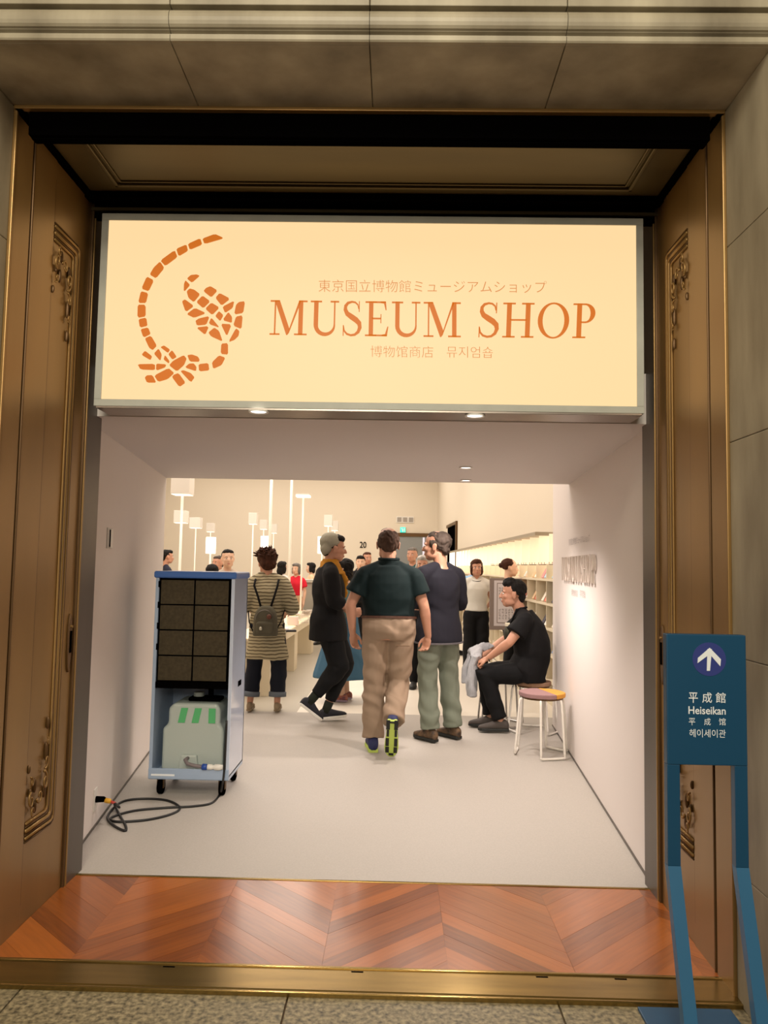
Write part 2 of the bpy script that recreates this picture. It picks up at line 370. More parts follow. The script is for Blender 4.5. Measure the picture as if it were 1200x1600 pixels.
# ---- bronze reveals
def reveal(side):
    s = 1 if side == 'left' else -1; X = XL if side == 'left' else XR
    def fn(u, v, w): return Vector((X+s*w, u, v))     # u = depth, v = height, w = out of the wall
    b = bx('door_1' if side == 'left' else 'door_2', (min(X, X-s*.06), YF, 0), (max(X, X-s*.06), YB, ZS), MT['bronze']); struct(b)
    def strip(y0, y1, z0, z1, d, name='rail', m='bronze', bev=.003):
        return MB().prism(rect(y0, z0, y1, z1), fn, -.002, d).build(name, MT[m], b, bevel=bev)
    strip(YF, YF+.014, 0, ZS, .012, 'edge_bead'); strip(YF+.022, 2.985, 0, ZS, .006, 'frame_strip')
    strip(2.985, 2.994, 0, ZS, .0015, 'groove', 'bronze_dark', 0)
    strip(2.996, 3.004, 0, ZS, .009, 'bead', 'bronze_dark')
    strip(3.008, 3.20, 0, ZS, .005, 'plain_leaf'); strip(3.201, 3.204, .1, ZS-.1, .003, 'seam', 'bronze_dark', 0)
    strip(YB-.028, YB-.018, 0, ZS, .012, 'bead', 'bronze_dark'); strip(YB-.014, YB, 0, ZS, .016, 'edge_bead')
    strip(YB-.034, YB-.029, 0, ZS, .002, 'groove', 'bronze_dark', 0)
    # framed panel: concentric mouldings with chamfered corners
    zt, zb, ya, ye = 2.965, .345, 3.208, 3.43
    for k, (d, r, m) in enumerate(((0, .003, 'bronze_dark'), (.016, .007, 'bronze'), (.031, .004, 'bronze_dark'), (.046, .009, 'bronze'), (.062, .004, 'bronze_dark'), (.075, .006, 'bronze'))):
        e = 3.478-d; c = .035 if k == 0 else .02
        P = [(ya, zb+d), (e-c, zb+d), (e-c*.3, zb+d+c*.3), (e, zb+d+c), (e, zt-d-c), (e-c*.3, zt-d-c*.3), (e-c, zt-d), (ya, zt-d)]
        MB().tube([fn(p[0], p[1], .004) for p in P], r, 8).build('panel_moulding', MT[m], b, smooth=True)
    # carved foliage in the corners
    def scroll(c, r0, turns, a0, sg, th):
        n = 26; return [fn(c[0]+r0*(1-.8*i/n)*cos(a0+sg*turns*2*pi*i/n)*.75, c[1]+r0*(1-.8*i/n)*sin(a0+sg*turns*2*pi*i/n)*1.25, .012+.006*sin(3*i/n)) for i in range(n+1)]
    for zc, g in ((zt-.165, -1), (zb+.165, 1)):
        for (dy, dz, r0, tn, a0, sg, th) in ((-.205, .0, .026, 1.3, 1.4, 1, .007), (-.085, .05, .032, 1.4, 1.7, -1, .008), (-.19, -.055, .022, 1.1, 0, 1, .006), (-.08, .13, .024, 1.2, 4.5, 1, .006), (-.205, .075, .016, 1.2, 2, -1, .006), (-.13, .0, .026, 1.1, 3.4, 1, .007), (-.073, .215, .014, 1.3, 1, -1, .005)):
            dz2 = g*dz
            mb = MB().tube(scroll((ye+dy, zc+dz2), r0, tn, a0*g, sg*g, th), [th*.75*(1-.5*i/26) for i in range(27)], 6)
            mb.build('carved_scroll', MT['bronze'], b, smooth=True)
        for (dy, dz, ay, az) in ((-.07, .17, .007, .045), (-.16, .05, .010, .035), (-.07, .0, .010, .03), (-.22, .13, .006, .02), (-.15, -.04, .012, .03), (-.2, .03, .006, .02), (-.065, .29, .006, .03)):
            MB().ell(fn(ye+dy, zc+g*dz, .006), (.009, ay*.8, az*.9), nu=10, nv=6).build('carved_leaf', MT['bronze_dark'], b, smooth=True)
    # key plate
    zc = 1.125
    pts = [(3.55+.020*cos(t)*(1 if abs(sin(t)) < .9 else .7), zc+.135*sin(t)) for t in [2*pi*i/24 for i in range(24)]]
    kp = MB().prism(pts, fn, 0, .010).build('key_plate', MT['bronze_dark'], b, bevel=.002)
    MB().prism(rect(3.544, zc-.045, 3.559, zc+.055), fn, .008, .014).build('key_slot', MT['black'], kp)
    MB().prism([(3.552+.006*cos(2*pi*i/10), zc+.075+.007*sin(2*pi*i/10)) for i in range(10)], fn, .01, .018).build('key_knob', MT['bronze'], kp)
    # steel jamb between bronze and passage
    j = struct(bx('trim_jamb_'+side, (min(X+s*.012, X-s*.05), YB, 0), (max(X+s*.012, X-s*.05), 3.80, ZS), MT['steel']))
reveal('left'); reveal('right')
# ---- soffit of the portal
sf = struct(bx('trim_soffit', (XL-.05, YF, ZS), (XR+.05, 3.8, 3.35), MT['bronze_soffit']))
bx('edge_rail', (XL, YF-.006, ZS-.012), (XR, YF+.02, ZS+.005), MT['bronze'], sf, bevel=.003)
bx('shutter_track', (XL+.045, 2.855, 3.155), (XR-.045, 2.925, ZS-.0), MT['black'], sf, bevel=.004)
bx('track_groove', (XL+.05, 2.875, 3.150), (XR-.05, 2.905, 3.157), MT['black'], sf)
def frm(a, b, c, d, m, zz, nm):
    for q in ((a, c, b, c+m), (a, d-m, b, d), (a, c, a+m, d), (b-m, c, b, d)):
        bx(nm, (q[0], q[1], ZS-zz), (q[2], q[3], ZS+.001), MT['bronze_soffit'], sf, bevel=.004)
frm(XL+.17, XR-.17, 2.97, 3.44, .018, .014, 'soffit_moulding')
frm(XL+.20, XR-.20, 3.0, 3.41, .010, .008, 'soffit_moulding')
for a, b in (((XL, YF, ZS-.02), (XL+.03, YB, ZS)), ((XR-.03, YF, ZS-.02), (XR, YB, ZS)), ((XL, 3.50, ZS-.03), (XR, 3.56, ZS))):
    bx('soffit_edge', a, b, MT['black'], sf, bevel=.003)  # side strips: shade of the gaps along the reveals, set in black
bx('soffit_back_panel', (XL, 3.60, 3.17), (XR, 3.64, ZS), MT['black'], sf)
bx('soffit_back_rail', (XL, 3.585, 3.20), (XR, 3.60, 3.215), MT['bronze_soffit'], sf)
# ---- passage
ZC = 2.22; YP = 6.45
wl = lambda Y: -1.04-.144*Y
wr = lambda Y: .954+.0746*Y
def wallpoly(name, P, z0, z1, m):
    mb = MB(); return struct(mb.prism(P, lambda u, v, w: Vector((u, v, w)), z0, z1).build(name, m))
wallpoly('wall_left', [(wl(3.8), 3.8), (wl(YP), YP), (wl(YP)-.3, YP), (wl(3.8)-.15, 3.8)], 0, 5.2, MT['plaster'])
wallpoly('wall_right', [(wr(3.8), 3.8), (wr(7.5), 7.5), (wr(7.5)+.3, 7.5), (wr(3.8)+.15, 3.8)], 0, 5.2, MT['plaster_s'])
wallpoly('ceiling', [(XL-.3, 3.74), (XR+.3, 3.74), (wr(YP)+.1, YP), (wl(YP)-.1, YP)], ZC, ZC+.25, MT['ceilp'])
wallpoly('wall_bulkhead', [(wl(YP)-.1, YP-.12), (wr(YP)+.05, YP-.12), (wr(YP)+.05, YP), (wl(YP)-.1, YP)], ZC+.2, 5.2, MT['plaster_s'])
wallpoly('floor_passage', [(XL-.3, 3.748), (XR+.3, 3.748), (1.9, 7.9), (-2.4, 7.9)], -.1, .0145, MT['carpet'])
for nm, f, ye, s in (('baseboard_left', wl, YP, 1), ('baseboard_right', wr, 7.5, -1)):
    wallpoly(nm, [(f(3.8), 3.8), (f(ye), ye), (f(ye)+s*.006, ye), (f(3.8)+s*.006, 3.8)], .0145, .028, MT['steel'])
# shop shell
wallpoly('floor_shop', [(-.99, 7.9), (3.2, 7.9), (3.2, 25.2), (-.99, 25.2)], -.1, .0145, MT['shopfloor'])
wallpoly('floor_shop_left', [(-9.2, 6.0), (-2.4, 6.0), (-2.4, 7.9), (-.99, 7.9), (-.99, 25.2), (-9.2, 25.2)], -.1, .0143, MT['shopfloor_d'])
struct(bx('floor_shop_right', (1.9, 6, -.1), (3.2, 7.9, .0143), MT['shopfloor']))
wbk = wallpoly('wall_back', [(-9.2, 25), (1.35, 25), (1.35, 25.2), (-9.2, 25.2)], 0, 5.2, MT['shopwall'])
wsr = wallpoly('wall_shop_right', [(1.30, 25), (2.0, 8.0), (2.0, 6.2), (2.2, 6.2), (2.2, 25.2), (1.30, 25.2)], 0, 5.2, MT['shopwall'])
struct(bx('wall_shop_left', (-9.3, 5.8, 0), (-9.1, 25.2, 5.2), MT['shopwall']))
struct(bx('wall_shop_near', (-9.2, 5.8, 0), (wl(6)-.2, 6.0, 5.2), MT['shopwall']))
struct(bx('ceiling_shop', (-9.3, 3.75, 5.2), (3.2, 25.2, 5.3), MT['white']))
# openings in the shop's walls
d3 = struct(bx('door_3', (onY(617, 900, 24.95).x, 24.93, 0), (onY(668, 900, 24.95).x, 24.995, onY(640, 837, 24.95).z), mat('grey_screen', rgb(128, 130, 128), rough=.6)))
zt = onY(640, 833, 24.95).z; za = onY(640, 838.5, 24.95).z; a, b = onY(614, 850, 24.95).x, onY(671, 850, 24.95).x
bx('door_frame', (a, 24.90, za), (b, 25, zt), MT['bronze_dark'], d3); bx('door_frame', (a, 24.90, 0), (a+.07, 25, za), MT['bronze_dark'], d3); bx('door_frame', (b-.07, 24.90, 0), (b, 25, za), MT['bronze_dark'], d3)
a2 = onY(660.5, 850, 24.9).x
bx('glass_strip', (a2, 24.915, .1), (a2+.06, 24.93, za-.02), mat('pale_daylight_glass', rgb(190, 186, 200), rough=.2, emit=rgb(225, 215, 225), estr=.6), d3)
def wx(Y): return 1.30+(25-Y)*(.65/15.8)
d4 = struct(MB().prism([(wx(19.6)-.02, 19.6), (wx(21.7)-.02, 21.7), (wx(21.7)+.02, 21.7), (wx(19.6)+.02, 19.6)], lambda u, v, w: Vector((u, v, w)), 0, 2.62).build('door_4', MT['black']))
MB().prism([(wx(19.5)-.05, 19.5), (wx(21.8)-.05, 21.8), (wx(21.8), 21.8), (wx(19.5), 19.5)], lambda u, v, w: Vector((u, v, w)), 2.62, 2.70).build('door_frame', MT['bronze_dark'], d4)
MB().prism([(wx(19.5)-.05, 19.5), (wx(19.6)-.05, 19.6), (wx(19.6), 19.6), (wx(19.5), 19.5)], lambda u, v, w: Vector((u, v, w)), 0, 2.62).build('door_frame', MT['bronze_dark'], d4)
# vent, exit sign, room number
p = onY(633, 812, 24.97)
v = thing('wall_vent', 'three small square grey air grilles side by side high on the back wall', 'vent', (p.x, 24.97, p.z))
for i in (-1, 0, 1):
    bx('grille_frame', (i*.19-.09, 0, -.1), (i*.19+.09, .03, .1), MT['white'], v); bx('grille', (i*.19-.07, -.01, -.075), (i*.19+.07, .0, .075), mat('grille_grey%d' % i, rgb(150, 142, 132)), v)
p = onY(629.5, 828, 24.97)
e = thing('exit_sign', 'small glowing green exit sign above the grey doorway at the far end', 'sign', (p.x, 24.95, p.z))
bx('sign_box', (-.09, 0, -.09), (.09, .05, .09), MT['white'], e, .004); bx('lit_face', (-.085, -.008, -.085), (.085, 0, .085), MT['exit'], e)
mb = MB(); 
for q in (((-.05, .02), (-.01, .06)), ((-.03, -.06), (.01, .02)), ((.03, -.06), (.06, .06))): mb.box((q[0][0], -.012, q[0][1]), (q[1][0], -.008, q[1][1]))
mb.build('running_figure', MT['whiteprint'], e)
a = onY(562, 856, 24.97); b = onY(572.5, 846.5, 24.97)
nb = thing('room_number', 'black number 20 lettered on the cream back wall', 'lettering', (a.x, 24.99, a.z))
put_text('number', '20', 0, 0, b.x-a.x, b.z-a.z, lambda u, v, w: Vector((u, -w, v)), MT['black'], nb, .01, .012)

# ---- passage downlights
def downlight(px, py, z, label, e, group, ang=100):
    p = onZ(px, py, z)
    t = thing('downlight', label, 'ceiling light', (p.x, p.y, z), 0, group)
    r = .047
    MB().lathe([(r*.75, -.001), (r, -.001), (r*1.02, -.006), (r*.98, -.009), (r*.80, -.006), (r*.75, -.001)], 24).build('trim_ring', MT['white'], t, smooth=True)
    MB().lathe([(r*.74, -.0005), (r*.74, -.004), (r*.1, -.006)], 20).build('lens', MT['lens'], t, smooth=True)
    d = bpy.data.lights.new('downlight_lamp', 'SPOT'); d.energy = e; d.spot_size = radians(ang); d.spot_blend = .6; d.shadow_soft_size = .04; d.color = (1, .88, .80)
    o = bpy.data.objects.new('downlight_lamp', d); COL.objects.link(o); o.location = (0, 0, -.03); o.parent = t
downlight(728, 730, ZC, 'nearer round downlight in the white passage ceiling', 90, 'downlights in the passage ceiling', 125)
downlight(728, 750, ZC, 'farther round downlight at the inner edge of the passage ceiling', 90, 'downlights in the passage ceiling', 125)
# ================================================================== THINGS
# ---- signboard
YS = 3.545
def sg(px, py): p = onY(px, py, YS); return p.x, p.z
x0, x1 = onY(153, 480, YS).x, onY(1006, 480, YS).x
z1 = onY(580, 337, YS).z; z0 = onY(580, 640, YS).z
S = thing('museum_signboard', 'wide backlit cream museum shop signboard hung across the top of the doorway', 'sign', (0, YS, 0))
LOC = lambda u, v, w: Vector((u, -w, v))
bt = .033
for nm, a, b in (('frame_rail', (x0, 0, z1-bt), (x1, .2, z1)), ('frame_rail', (x0, 0, z0), (x1, .2, z0+bt)), ('frame_stile', (x0, 0, z0+bt), (x0+bt, .2, z1-bt)), ('frame_stile', (x1-bt, 0, z0+bt), (x1, .2, z1-bt))):
    bx(nm, a, b, MT['frame'], S, .002)
bx('backlit_panel', (x0+bt-.004, .006, z0+bt-.004), (x1-bt+.004, .05, z1-bt+.004), MT['signface'], S)
bx('underside_plate', (x0+.01, .002, z0-.010), (x1-.01, .195, z0+.001), mat('satin_steel', rgb(150, 140, 132), rough=.32, metal=.85), S, .002)
downlight(404, 642, z0-.0105, 'left downlight of the two under the museum shop signboard', 50, 'downlights under the signboard')
downlight(742, 648.5, z0-.0105, 'right downlight of the two under the museum shop signboard', 50, 'downlights under the signboard')
EMB = [[(688,125),(795,85),(862,115),(850,125),(705,167)],[(565,170),(670,122),(685,172),(580,217)],[(466,212),(552,175),(564,225),(485,272)],[(330,312),(452,223),(474,278),(370,355)],[(328,320),(362,372),(290,460),(240,430),(275,370)],[(215,448),(272,478),(228,570),(170,550)],[(165,573),(224,588),(205,670),(142,670)],[(138,688),(202,688),(202,785),(135,797)],[(145,812),(208,798),(218,865),(155,880)],[(162,897),(225,882),(245,935),(185,965)],[(198,975),(250,952),(298,1035),(262,1072),(235,1055)],[(170,1115),(200,1080),(258,1125),(242,1158)],[(275,1105),(315,1062),(340,1110),(328,1165)],[(330,1050),(362,1035),(410,1068),(392,1097)],[(398,1110),(430,1075),(468,1130),(430,1153)],[(358,1155),(370,1117),(405,1165),(400,1187)],[(136,1195),(282,1192),(282,1243),(160,1238)],[(296,1190),(378,1196),(368,1220),(294,1247)],[(278,1292),(400,1228),(447,1268),(390,1320),(310,1343)],[(198,1310),(215,1290),(262,1288),(293,1350),(215,1350)],[(405,1205),(440,1165),(530,1118),(552,1145),(530,1200),(468,1254)],[(430,1305),(445,1285),(485,1270),(543,1350),(490,1387)],[(502,1255),(525,1245),(590,1270),(620,1305),(588,1348)],[(540,1222),(575,1190),(615,1188),(636,1215),(632,1253)],[(560,1118),(600,1112),(650,1130),(663,1155),(655,1172),(580,1170)],[(656,1195),(738,1185),(745,1245),(660,1254)],[(770,1180),(830,1120),(882,1138),(850,1200),(780,1232)],[(850,1020),(905,1015),(905,1110),(845,1105)],[(740,925),(790,883),(830,910),(860,1000),(760,955)],[(975,888),(1002,910),(995,950),(960,985),(912,1003)],[(845,850),(935,855),(895,955)],[(975,790),(1030,778),(1020,893),(952,865)],[(960,768),(975,690),(1000,665),(1050,658),(1035,755)],[(862,818),(910,750),(940,790),(938,840)],[(860,705),(958,655),(945,712),(880,755)],[(800,630),(835,588),(923,635),(850,693)],[(698,572),(720,545),(758,530),(815,565),(762,623)],[(637,665),(690,610),(753,657),(693,716)],[(713,722),(765,670),(832,710),(770,773)],[(798,785),(830,742),(866,775),(838,825)],[(555,575),(580,550),(620,560),(667,597),(613,663),(570,630)],[(515,660),(540,642),(615,697),(545,747)],[(555,768),(625,715),(717,758),(615,797)],[(630,825),(660,805),(747,785),(720,855),(640,862)],[(742,850),(765,797),(835,882)],[(637,882),(742,870),(710,943)],[(530,575),(532,510),(545,480),(582,517)],[(557,465),(590,435),(640,430),(663,440),(597,497)]]
for P in EMB:
    MB().prism(chaikin([sg(190+x/5.4545, 350+y/5.4545) for x, y in P]), LOC, -.006, .0012).build('emblem_piece', MT['signprint'], S)
def bilin(q):
    A, B, C, D = [Vector(sg(*p)) for p in q]        # TL, TR, BR, BL
    return lambda u, v: (D.lerp(C, u)).lerp(A.lerp(B, u), v)
for word, q in (('MUSEUM', ((423, 469), (720, 472.5), (720, 526.5), (421, 522.5))), ('SHOP', ((748, 472.5), (932, 474.5), (930, 528), (746, 526.5)))):
    f = bilin(q)
    for ch, polys in word_glyphs(word):
        mb = MB()
        for P in polys: mb.prism([tuple(f(*p)) for p in P], LOC, -.006, .0012)
        mb.build('letter', MT['signprint'], S)
for body, q, bold in (('東京国立博物館ミュージアムショップ', ((498, 437), (854, 439), (854, 458), (498, 456)), -.012), ('博物馆商店', ((579, 540), (677, 541), (677, 559), (579, 557.5)), -.014), ('뮤지엄숍', ((698, 541), (770, 542), (770, 559.5), (698, 558.5)), -.014)):
    f = bilin(q); put_text('lettering', body, 0, 0, 1, 1, lambda u, v, w: LOC(f(u, v)[0], f(u, v)[1], w-.005), MT['signprint2'], S, bold, .006)

# ---- blue direction stand
YD = 2.58
D = thing('direction_stand', 'dark blue metal direction stand with white arrow beside the right doorpost', 'sign', (1.03, YD, 0))
def dl(px, py, Y=YD): p = onY(px, py, Y); return Vector((p.x-1.03, p.y-YD, p.z))
tl, tr, br, bl = dl(1041, 990), dl(1166, 993), dl(1168, 1196), dl(1043, 1196)
zt, zb = (tl.z+tr.z)/2, (bl.z+br.z)/2; xa, xb = (tl.x+bl.x)/2, (tr.x+br.x)/2
bx('panel', (xa, 0, zb), (xb, .035, zt), MT['blue'], D, .003)
zk = dl(1100, 1355).z
w = (xb-xa)*.16
for a, b in ((xa, xa+w), (xb-w, xb)):
    bx('upright', (a, .002, zk), (b, .034, zb), MT['blue'], D, .002)
    g = MB().prism([(.002, zk), (.034, zk+.0), (-.125, .012), (-.165, .012)], lambda u, v, w: Vector((w, u, v)), a, b).build('front_leg', MT['blue_lit'], D)
    g['label'] = 'slanting blue leg, painted lighter where light falls on it'
yb0 = onZ(1016, 1573, .012)
bx('base_plate', (xa-.045, -.42, 0), (xb+.01, yb0.y-YD if yb0.y-YD < .2 else .1, .012), MT['blue'], D, .002)
c = dl(1108, 1030); r = .055
cir = MB().prism([(c.x+r*cos(2*pi*i/32), c.z+r*sin(2*pi*i/32)) for i in range(32)], LOC, 0, .0012).build('disc', MT['violet'], D)
def dp(px, py): q = dl(px, py); return (q.x, q.z)
for i_, P in enumerate(([(1104, 1048), (1105, 1014), (1112, 1014), (1109, 1048)], [(1108.5, 1012), (1126, 1030), (1125, 1041), (1108.5, 1022)], [(1108.5, 1012), (1108.5, 1022), (1089.5, 1036), (1090, 1028)])):
    MB().prism([dp(*p) for p in P], LOC, .001, .0022+i_*.0004).build('arrow_stroke', MT['whiteprint'], D)
def dtext(body, l, t, rr, b, bold):
    a = dp(l, b); c2 = dp(rr, t); put_text('lettering', body, a[0], a[1], c2[0], c2[1], LOC, MT['whiteprint'], D, bold, .0015)
for ch, l, rr in (('平', 1076, 1090), ('成', 1097, 1112), ('館', 1118, 1133.5)): dtext(ch, l, 1082, rr, 1098, .006)
dtext('Heiseikan', 1075.5, 1104.5, 1133.5, 1115.5, .012)
for ch, l, rr in (('平', 1076, 1086), ('成', 1100, 1110), ('馆', 1123, 1133.5)): dtext(ch, l, 1122, rr, 1133, .0)
dtext('헤이세이관', 1077, 1140, 1133.5, 1151.5, 0.)

# ---- dehumidifier on castors
dx0, dx1 = onY(236, 1100, 5.0).x, onY(361, 1100, 5.0).x
DH = thing('dehumidifier', 'tall pale blue industrial dehumidifier on castors with black filter grid and water tank', 'dehumidifier', ((dx0+dx1)/2, 5.0, 0))
hw = (dx1-dx0)/2; dd = .44; zt = onY(300, 893, 5.0).z; zf = .138
body = mat('pale_blue_enamel', rgb(158, 176, 202), rough=.25, coat=.3); capb = mat('blue_lid', rgb(62, 104, 176), rough=.35)
zc = onY(300, 1075, 5.0).z
bx('side_panel', (-hw, 0, zf), (-hw+.022, dd, zt-.04), body, DH, .003)
sp = bx('side_panel', (hw-.022, 0, zf), (hw, dd, zt-.04), mat('enamel_with_sheen', rgb(196, 206, 226), rough=.12, coat=.6), DH, .003)  # paler than the body: the panel's reflection is put into its colour
bx('handle_slot', (hw-.002, .20, onY(380, 1069, 5.2).z-.018), (hw+.003, .30, onY(380, 1069, 5.2).z+.018), MT['black'], sp, .004)
bx('back_panel', (-hw, dd-.02, zf), (hw, dd, zt-.04), body, DH)
bx('floor_tray', (-hw, 0, zf-.02), (hw, dd, zf+.015), body, DH, .003); bx('front_lip', (-hw, -.006, zf-.015), (hw, .01, zf+.05), body, DH, .003)
bx('rating_strip', (-hw+.02, -.0075, zf+.004), (-hw+.17, -.006, zf+.016), MT['whiteprint'], DH)
lid = MB().box((-hw-.012, -.012, zt-.045), (hw+.012, dd+.012, zt)).build('lid', capb, DH, bevel=.012)
bx('machine_core', (-hw+.022, .03, zc), (hw-.022, dd-.02, zt-.04), MT['black'], DH)
fm = mat('black_filter_mesh', rgb(68, 58, 38), rough=.9, bump=.6, bscale=260, var=.4, vscale=50)
fr = bx('filter_backing', (-hw+.025, .010, zc+.035), (hw-.03, .03, zt-.05), MT['black'], DH)
gw = (2*hw-.055-.03)/2; gh = (zt-.05-zc-.035-.045)/4
for i in range(2):
    for j in range(4):
        xa = -hw+.035+i*(gw+.010); za = zc+.045+j*(gh+.009)
        bx('filter_cell', (xa, .004, za), (xa+gw, .014, za+gh), fm, fr, .002)
bx('filter_rail', (-hw+.022, -.002, zc-.005), (hw-.022, .03, zc+.036), MT['black'], DH, .003)
for z in (.32, .5, .68, .86): bx('filter_clip', (-hw+.018, -.002, zc+(zt-zc)*z), (-hw+.032, .006, zc+(zt-zc)*z+.04), MT['black'], DH); bx('filter_clip', (hw-.036, -.002, zc+(zt-zc)*z), (hw-.022, .006, zc+(zt-zc)*z+.04), MT['black'], DH)
# water tank
tk = mat('milky_plastic', rgb(200, 210, 204), rough=.35, trans=.25)
prof = [(-.195, .0), (.195, 0), (.2, .02), (.2, .27), (.175, .30), (.175, .40), (.15, .435), (-.13, .435), (-.165, .40), (-.165, .30), (-.2, .27), (-.2, .02)]
TZ = zf+.016
tank = MB().prism(prof, lambda u, v, w: Vector((u, w, v+TZ)), .07, .37).build('water_tank', tk, DH, bevel=.022, seg=3)
tank.modifiers['bevel'].angle_limit = radians(20)
MB().prism([(-.07, .0), (.07, 0), (.055, .11), (-.05, .11)], lambda u, v, w: Vector((u-.02, w, v+TZ)), .045, .08).build('tap_recess', tk, tank, bevel=.012)
MB().lathe([(.035, 0), (.035, .05), (.03, .055)], 16, (.0, .2, TZ+.435)).build('tank_neck', tk, tank)
bx('tank_cap', (-.055, .13, TZ+.437), (.16, .25, TZ+.462), MT['black'], tank, .01)
MB().tube([(.08, .2, TZ+.45), (.08, .2, zc+.01)], .018, 10).build('drain_pipe', MT['black'], DH)
gt = mat('green_tape', rgb(84, 176, 112), rough=.6)
for (xa, sl) in ((-.10, .02), (-.01, .02), (.10, 0)):
    MB().add([(xa, .0685, TZ+.31), (xa+.045, .0685, TZ+.31), (xa+.045+sl, .0685, TZ+.405), (xa+sl, .0685, TZ+.405), (xa, .066, TZ+.31), (xa+.045, .066, TZ+.31), (xa+.045+sl, .066, TZ+.405), (xa+sl, .066, TZ+.405)],
             [(0, 1, 2, 3), (4, 7, 6, 5), (0, 4, 5, 1), (1, 5, 6, 2), (2, 6, 7, 3), (3, 7, 4, 0)]).build('tape_strip', gt, tank)
MB().tube([(-.02, .05, TZ+.09), (-.03, .02, TZ+.085), (-.01, .005, TZ+.065), (.04, .0, TZ+.055), (.10, -.005, TZ+.05)], .012, 8).build('hose', mat('grey_hose', rgb(120, 110, 112), rough=.5), DH, smooth=True)
Rx = Matrix.Rotation(radians(90), 3, 'Y')
MB().lathe([(.014, 0), (.02, .004), (.02, .03), (.015, .035)], 12, (.085, -.005, TZ+.05), Rx).build('hose_nut', mat('blue_plastic', rgb(36, 74, 160), rough=.4), DH, smooth=True)
MB().lathe([(.015, 0), (.018, .004), (.018, .03), (.014, .034), (.014, .045), (.02, .05), (.02, .085), (.016, .09), (.016, .10)], 12, (.12, -.005, TZ+.05), Rx).build('hose_coupling', MT['white'], DH, smooth=True)
for cx in (-hw+.07, hw-.05):
    for cy in (.05, dd-.05):
        cs = MB().lathe([(.0, -.017), (.042, -.017), (.047, -.011), (.047, .011), (.042, .017), (.0, .017)], 20, (cx, cy, .0625), Rx).build('castor_wheel', MT['black'], DH, smooth=False)
        bx('castor_fork', (cx-.022, cy-.02, .055), (cx-.016, cy+.02, zf-.02), MT['bronze_dark'], cs); bx('castor_fork', (cx+.016, cy-.02, .055), (cx+.022, cy+.02, zf-.02), MT['bronze_dark'], cs)
# ---- power cord on the floor
def fz(px, py, z=.021): return onZ(px, py, z)
def smooth_path(P, n=8):
    out = []
    for i in range(len(P)-1):
        a = P[max(0, i-1)]; b = P[i]; c = P[i+1]; d = P[min(len(P)-1, i+2)]
        for k in range(n):
            t = k/n; out.append(.5*((2*b)+(c-a)*t+(2*a-5*b+4*c-d)*t*t+(-a+3*b-3*c+d)*t**3))
    out.append(P[-1]); return out
pts = [Vector((dx1-.022+.0, 4.985, .50)), Vector((dx1-.026, 4.98, .20)), Vector((dx1-.035, 4.97, .09))]
pts += [fz(*p) for p in ((343, 1242), (330, 1255), (300, 1260), (262, 1262), (215, 1266), (185, 1273), (172, 1280), (186, 1284), (230, 1281), (268, 1272), (281, 1262), (262, 1251), (228, 1248), (196, 1251), (178, 1262), (168, 1278), (178, 1290), (195, 1298), (196, 1290), (186, 1272), (178, 1262))]
pts[-1].z = .05
pw = onX(150, 1249, 0)
# plug on the left wall
def onwall_left(px, py):
    d = ray(px, py); Y = 1.04/(-(d.x/d.y)-.144); return C0+d*(Y/d.y)
def onwall_right(px, py):
    d = ray(px, py); Y = .954/((d.x/d.y)-.0746); return C0+d*(Y/d.y)
po = onwall_left(148, 1249)
pts += [po+Vector((.13, .03, -.05)), po+Vector((.10, .02, -.02))]
cord = MB().tube(smooth_path(pts), .0075, 6).build('power_cord', mat('black_rubber', rgb(16, 15, 15), rough=.5), None, smooth=True)
tag(cord, 'black power cord lying in loops on the floor beside the dehumidifier', 'cord')
o = thing('wall_outlet', 'white wall outlet with black and yellow plugs low on the left wall', 'outlet', tuple(po), math.atan(.144))
bx('outlet_plate', (-.005, -.035, -.06), (.006, .035, .06), MT['white'], o, .002)
MB().lathe([(.016, 0), (.018, .005), (.016, .045), (.010, .055)], 12, (.004, 0, 0), Rx).build('plug', MT['black'], o, smooth=True)
MB().lathe([(.014, 0), (.014, .03), (.010, .034)], 12, (.055, 0, -.006), Matrix.Rotation(radians(100), 3, 'Y')).build('adapter', mat('yellow_plastic', rgb(214, 160, 40), rough=.4), o, smooth=True)
MB().lathe([(.008, 0), (.008, .03), (.006, .034)], 10, (.084, .002, -.014), Matrix.Rotation(radians(110), 3, 'Y')).build('wire_tag', mat('red_wire', rgb(180, 60, 50), rough=.5), o, smooth=True)
ps = onwall_left(170, 841)
o = thing('wall_switch', 'small grey and white two-part switch plate on the left passage wall', 'switch', tuple(ps), math.atan(.144))
bx('plate', (-.004, -.06, -.06), (.006, .06, .06), mat('grey_plate', rgb(176, 170, 164), rough=.4), o, .002)
bx('white_rocker', (.004, .0, -.055), (.012, .055, .055), MT['white'], o, .002); bx('dark_slot', (.005, -.008, -.05), (.011, .006, .05), MT['black'], o)

# ---- raised lettering on the right passage wall
dY = Vector((.0746, 1, 0)).normalized()
a = onwall_right(933, 912); b = onwall_right(882, 912)
L = thing('wall_lettering', 'raised white museum shop letters standing off the right passage wall', 'lettering', tuple(a))
ln = (b-a).length; zh = (onwall_right(933, 866).z-onwall_right(933, 912).z)
nrm = Vector((-1, .0746, 0)).normalized()
lm = mat('white_letter_acrylic', rgb(214, 202, 192), rough=.5)
def wfn(u, v, w): return dY*(ln-u)+Vector((0, 0, v))+nrm*w     # u runs towards the visitor
tot = ln; wm = .60*ln
for word, u0, wd in (('MUSEUM', 0, .60*ln), ('SHOP', .66*ln, .34*ln)):
    for ch, polys in word_glyphs(word):
        mb = MB()
        for P in polys: mb.prism([(u0+p[0]*wd, p[1]*zh) for p in P], wfn, .006, .028)
        mb.build('letter', lm, L)
gm = mat('pale_grey_print', rgb(188, 178, 176), rough=.7)
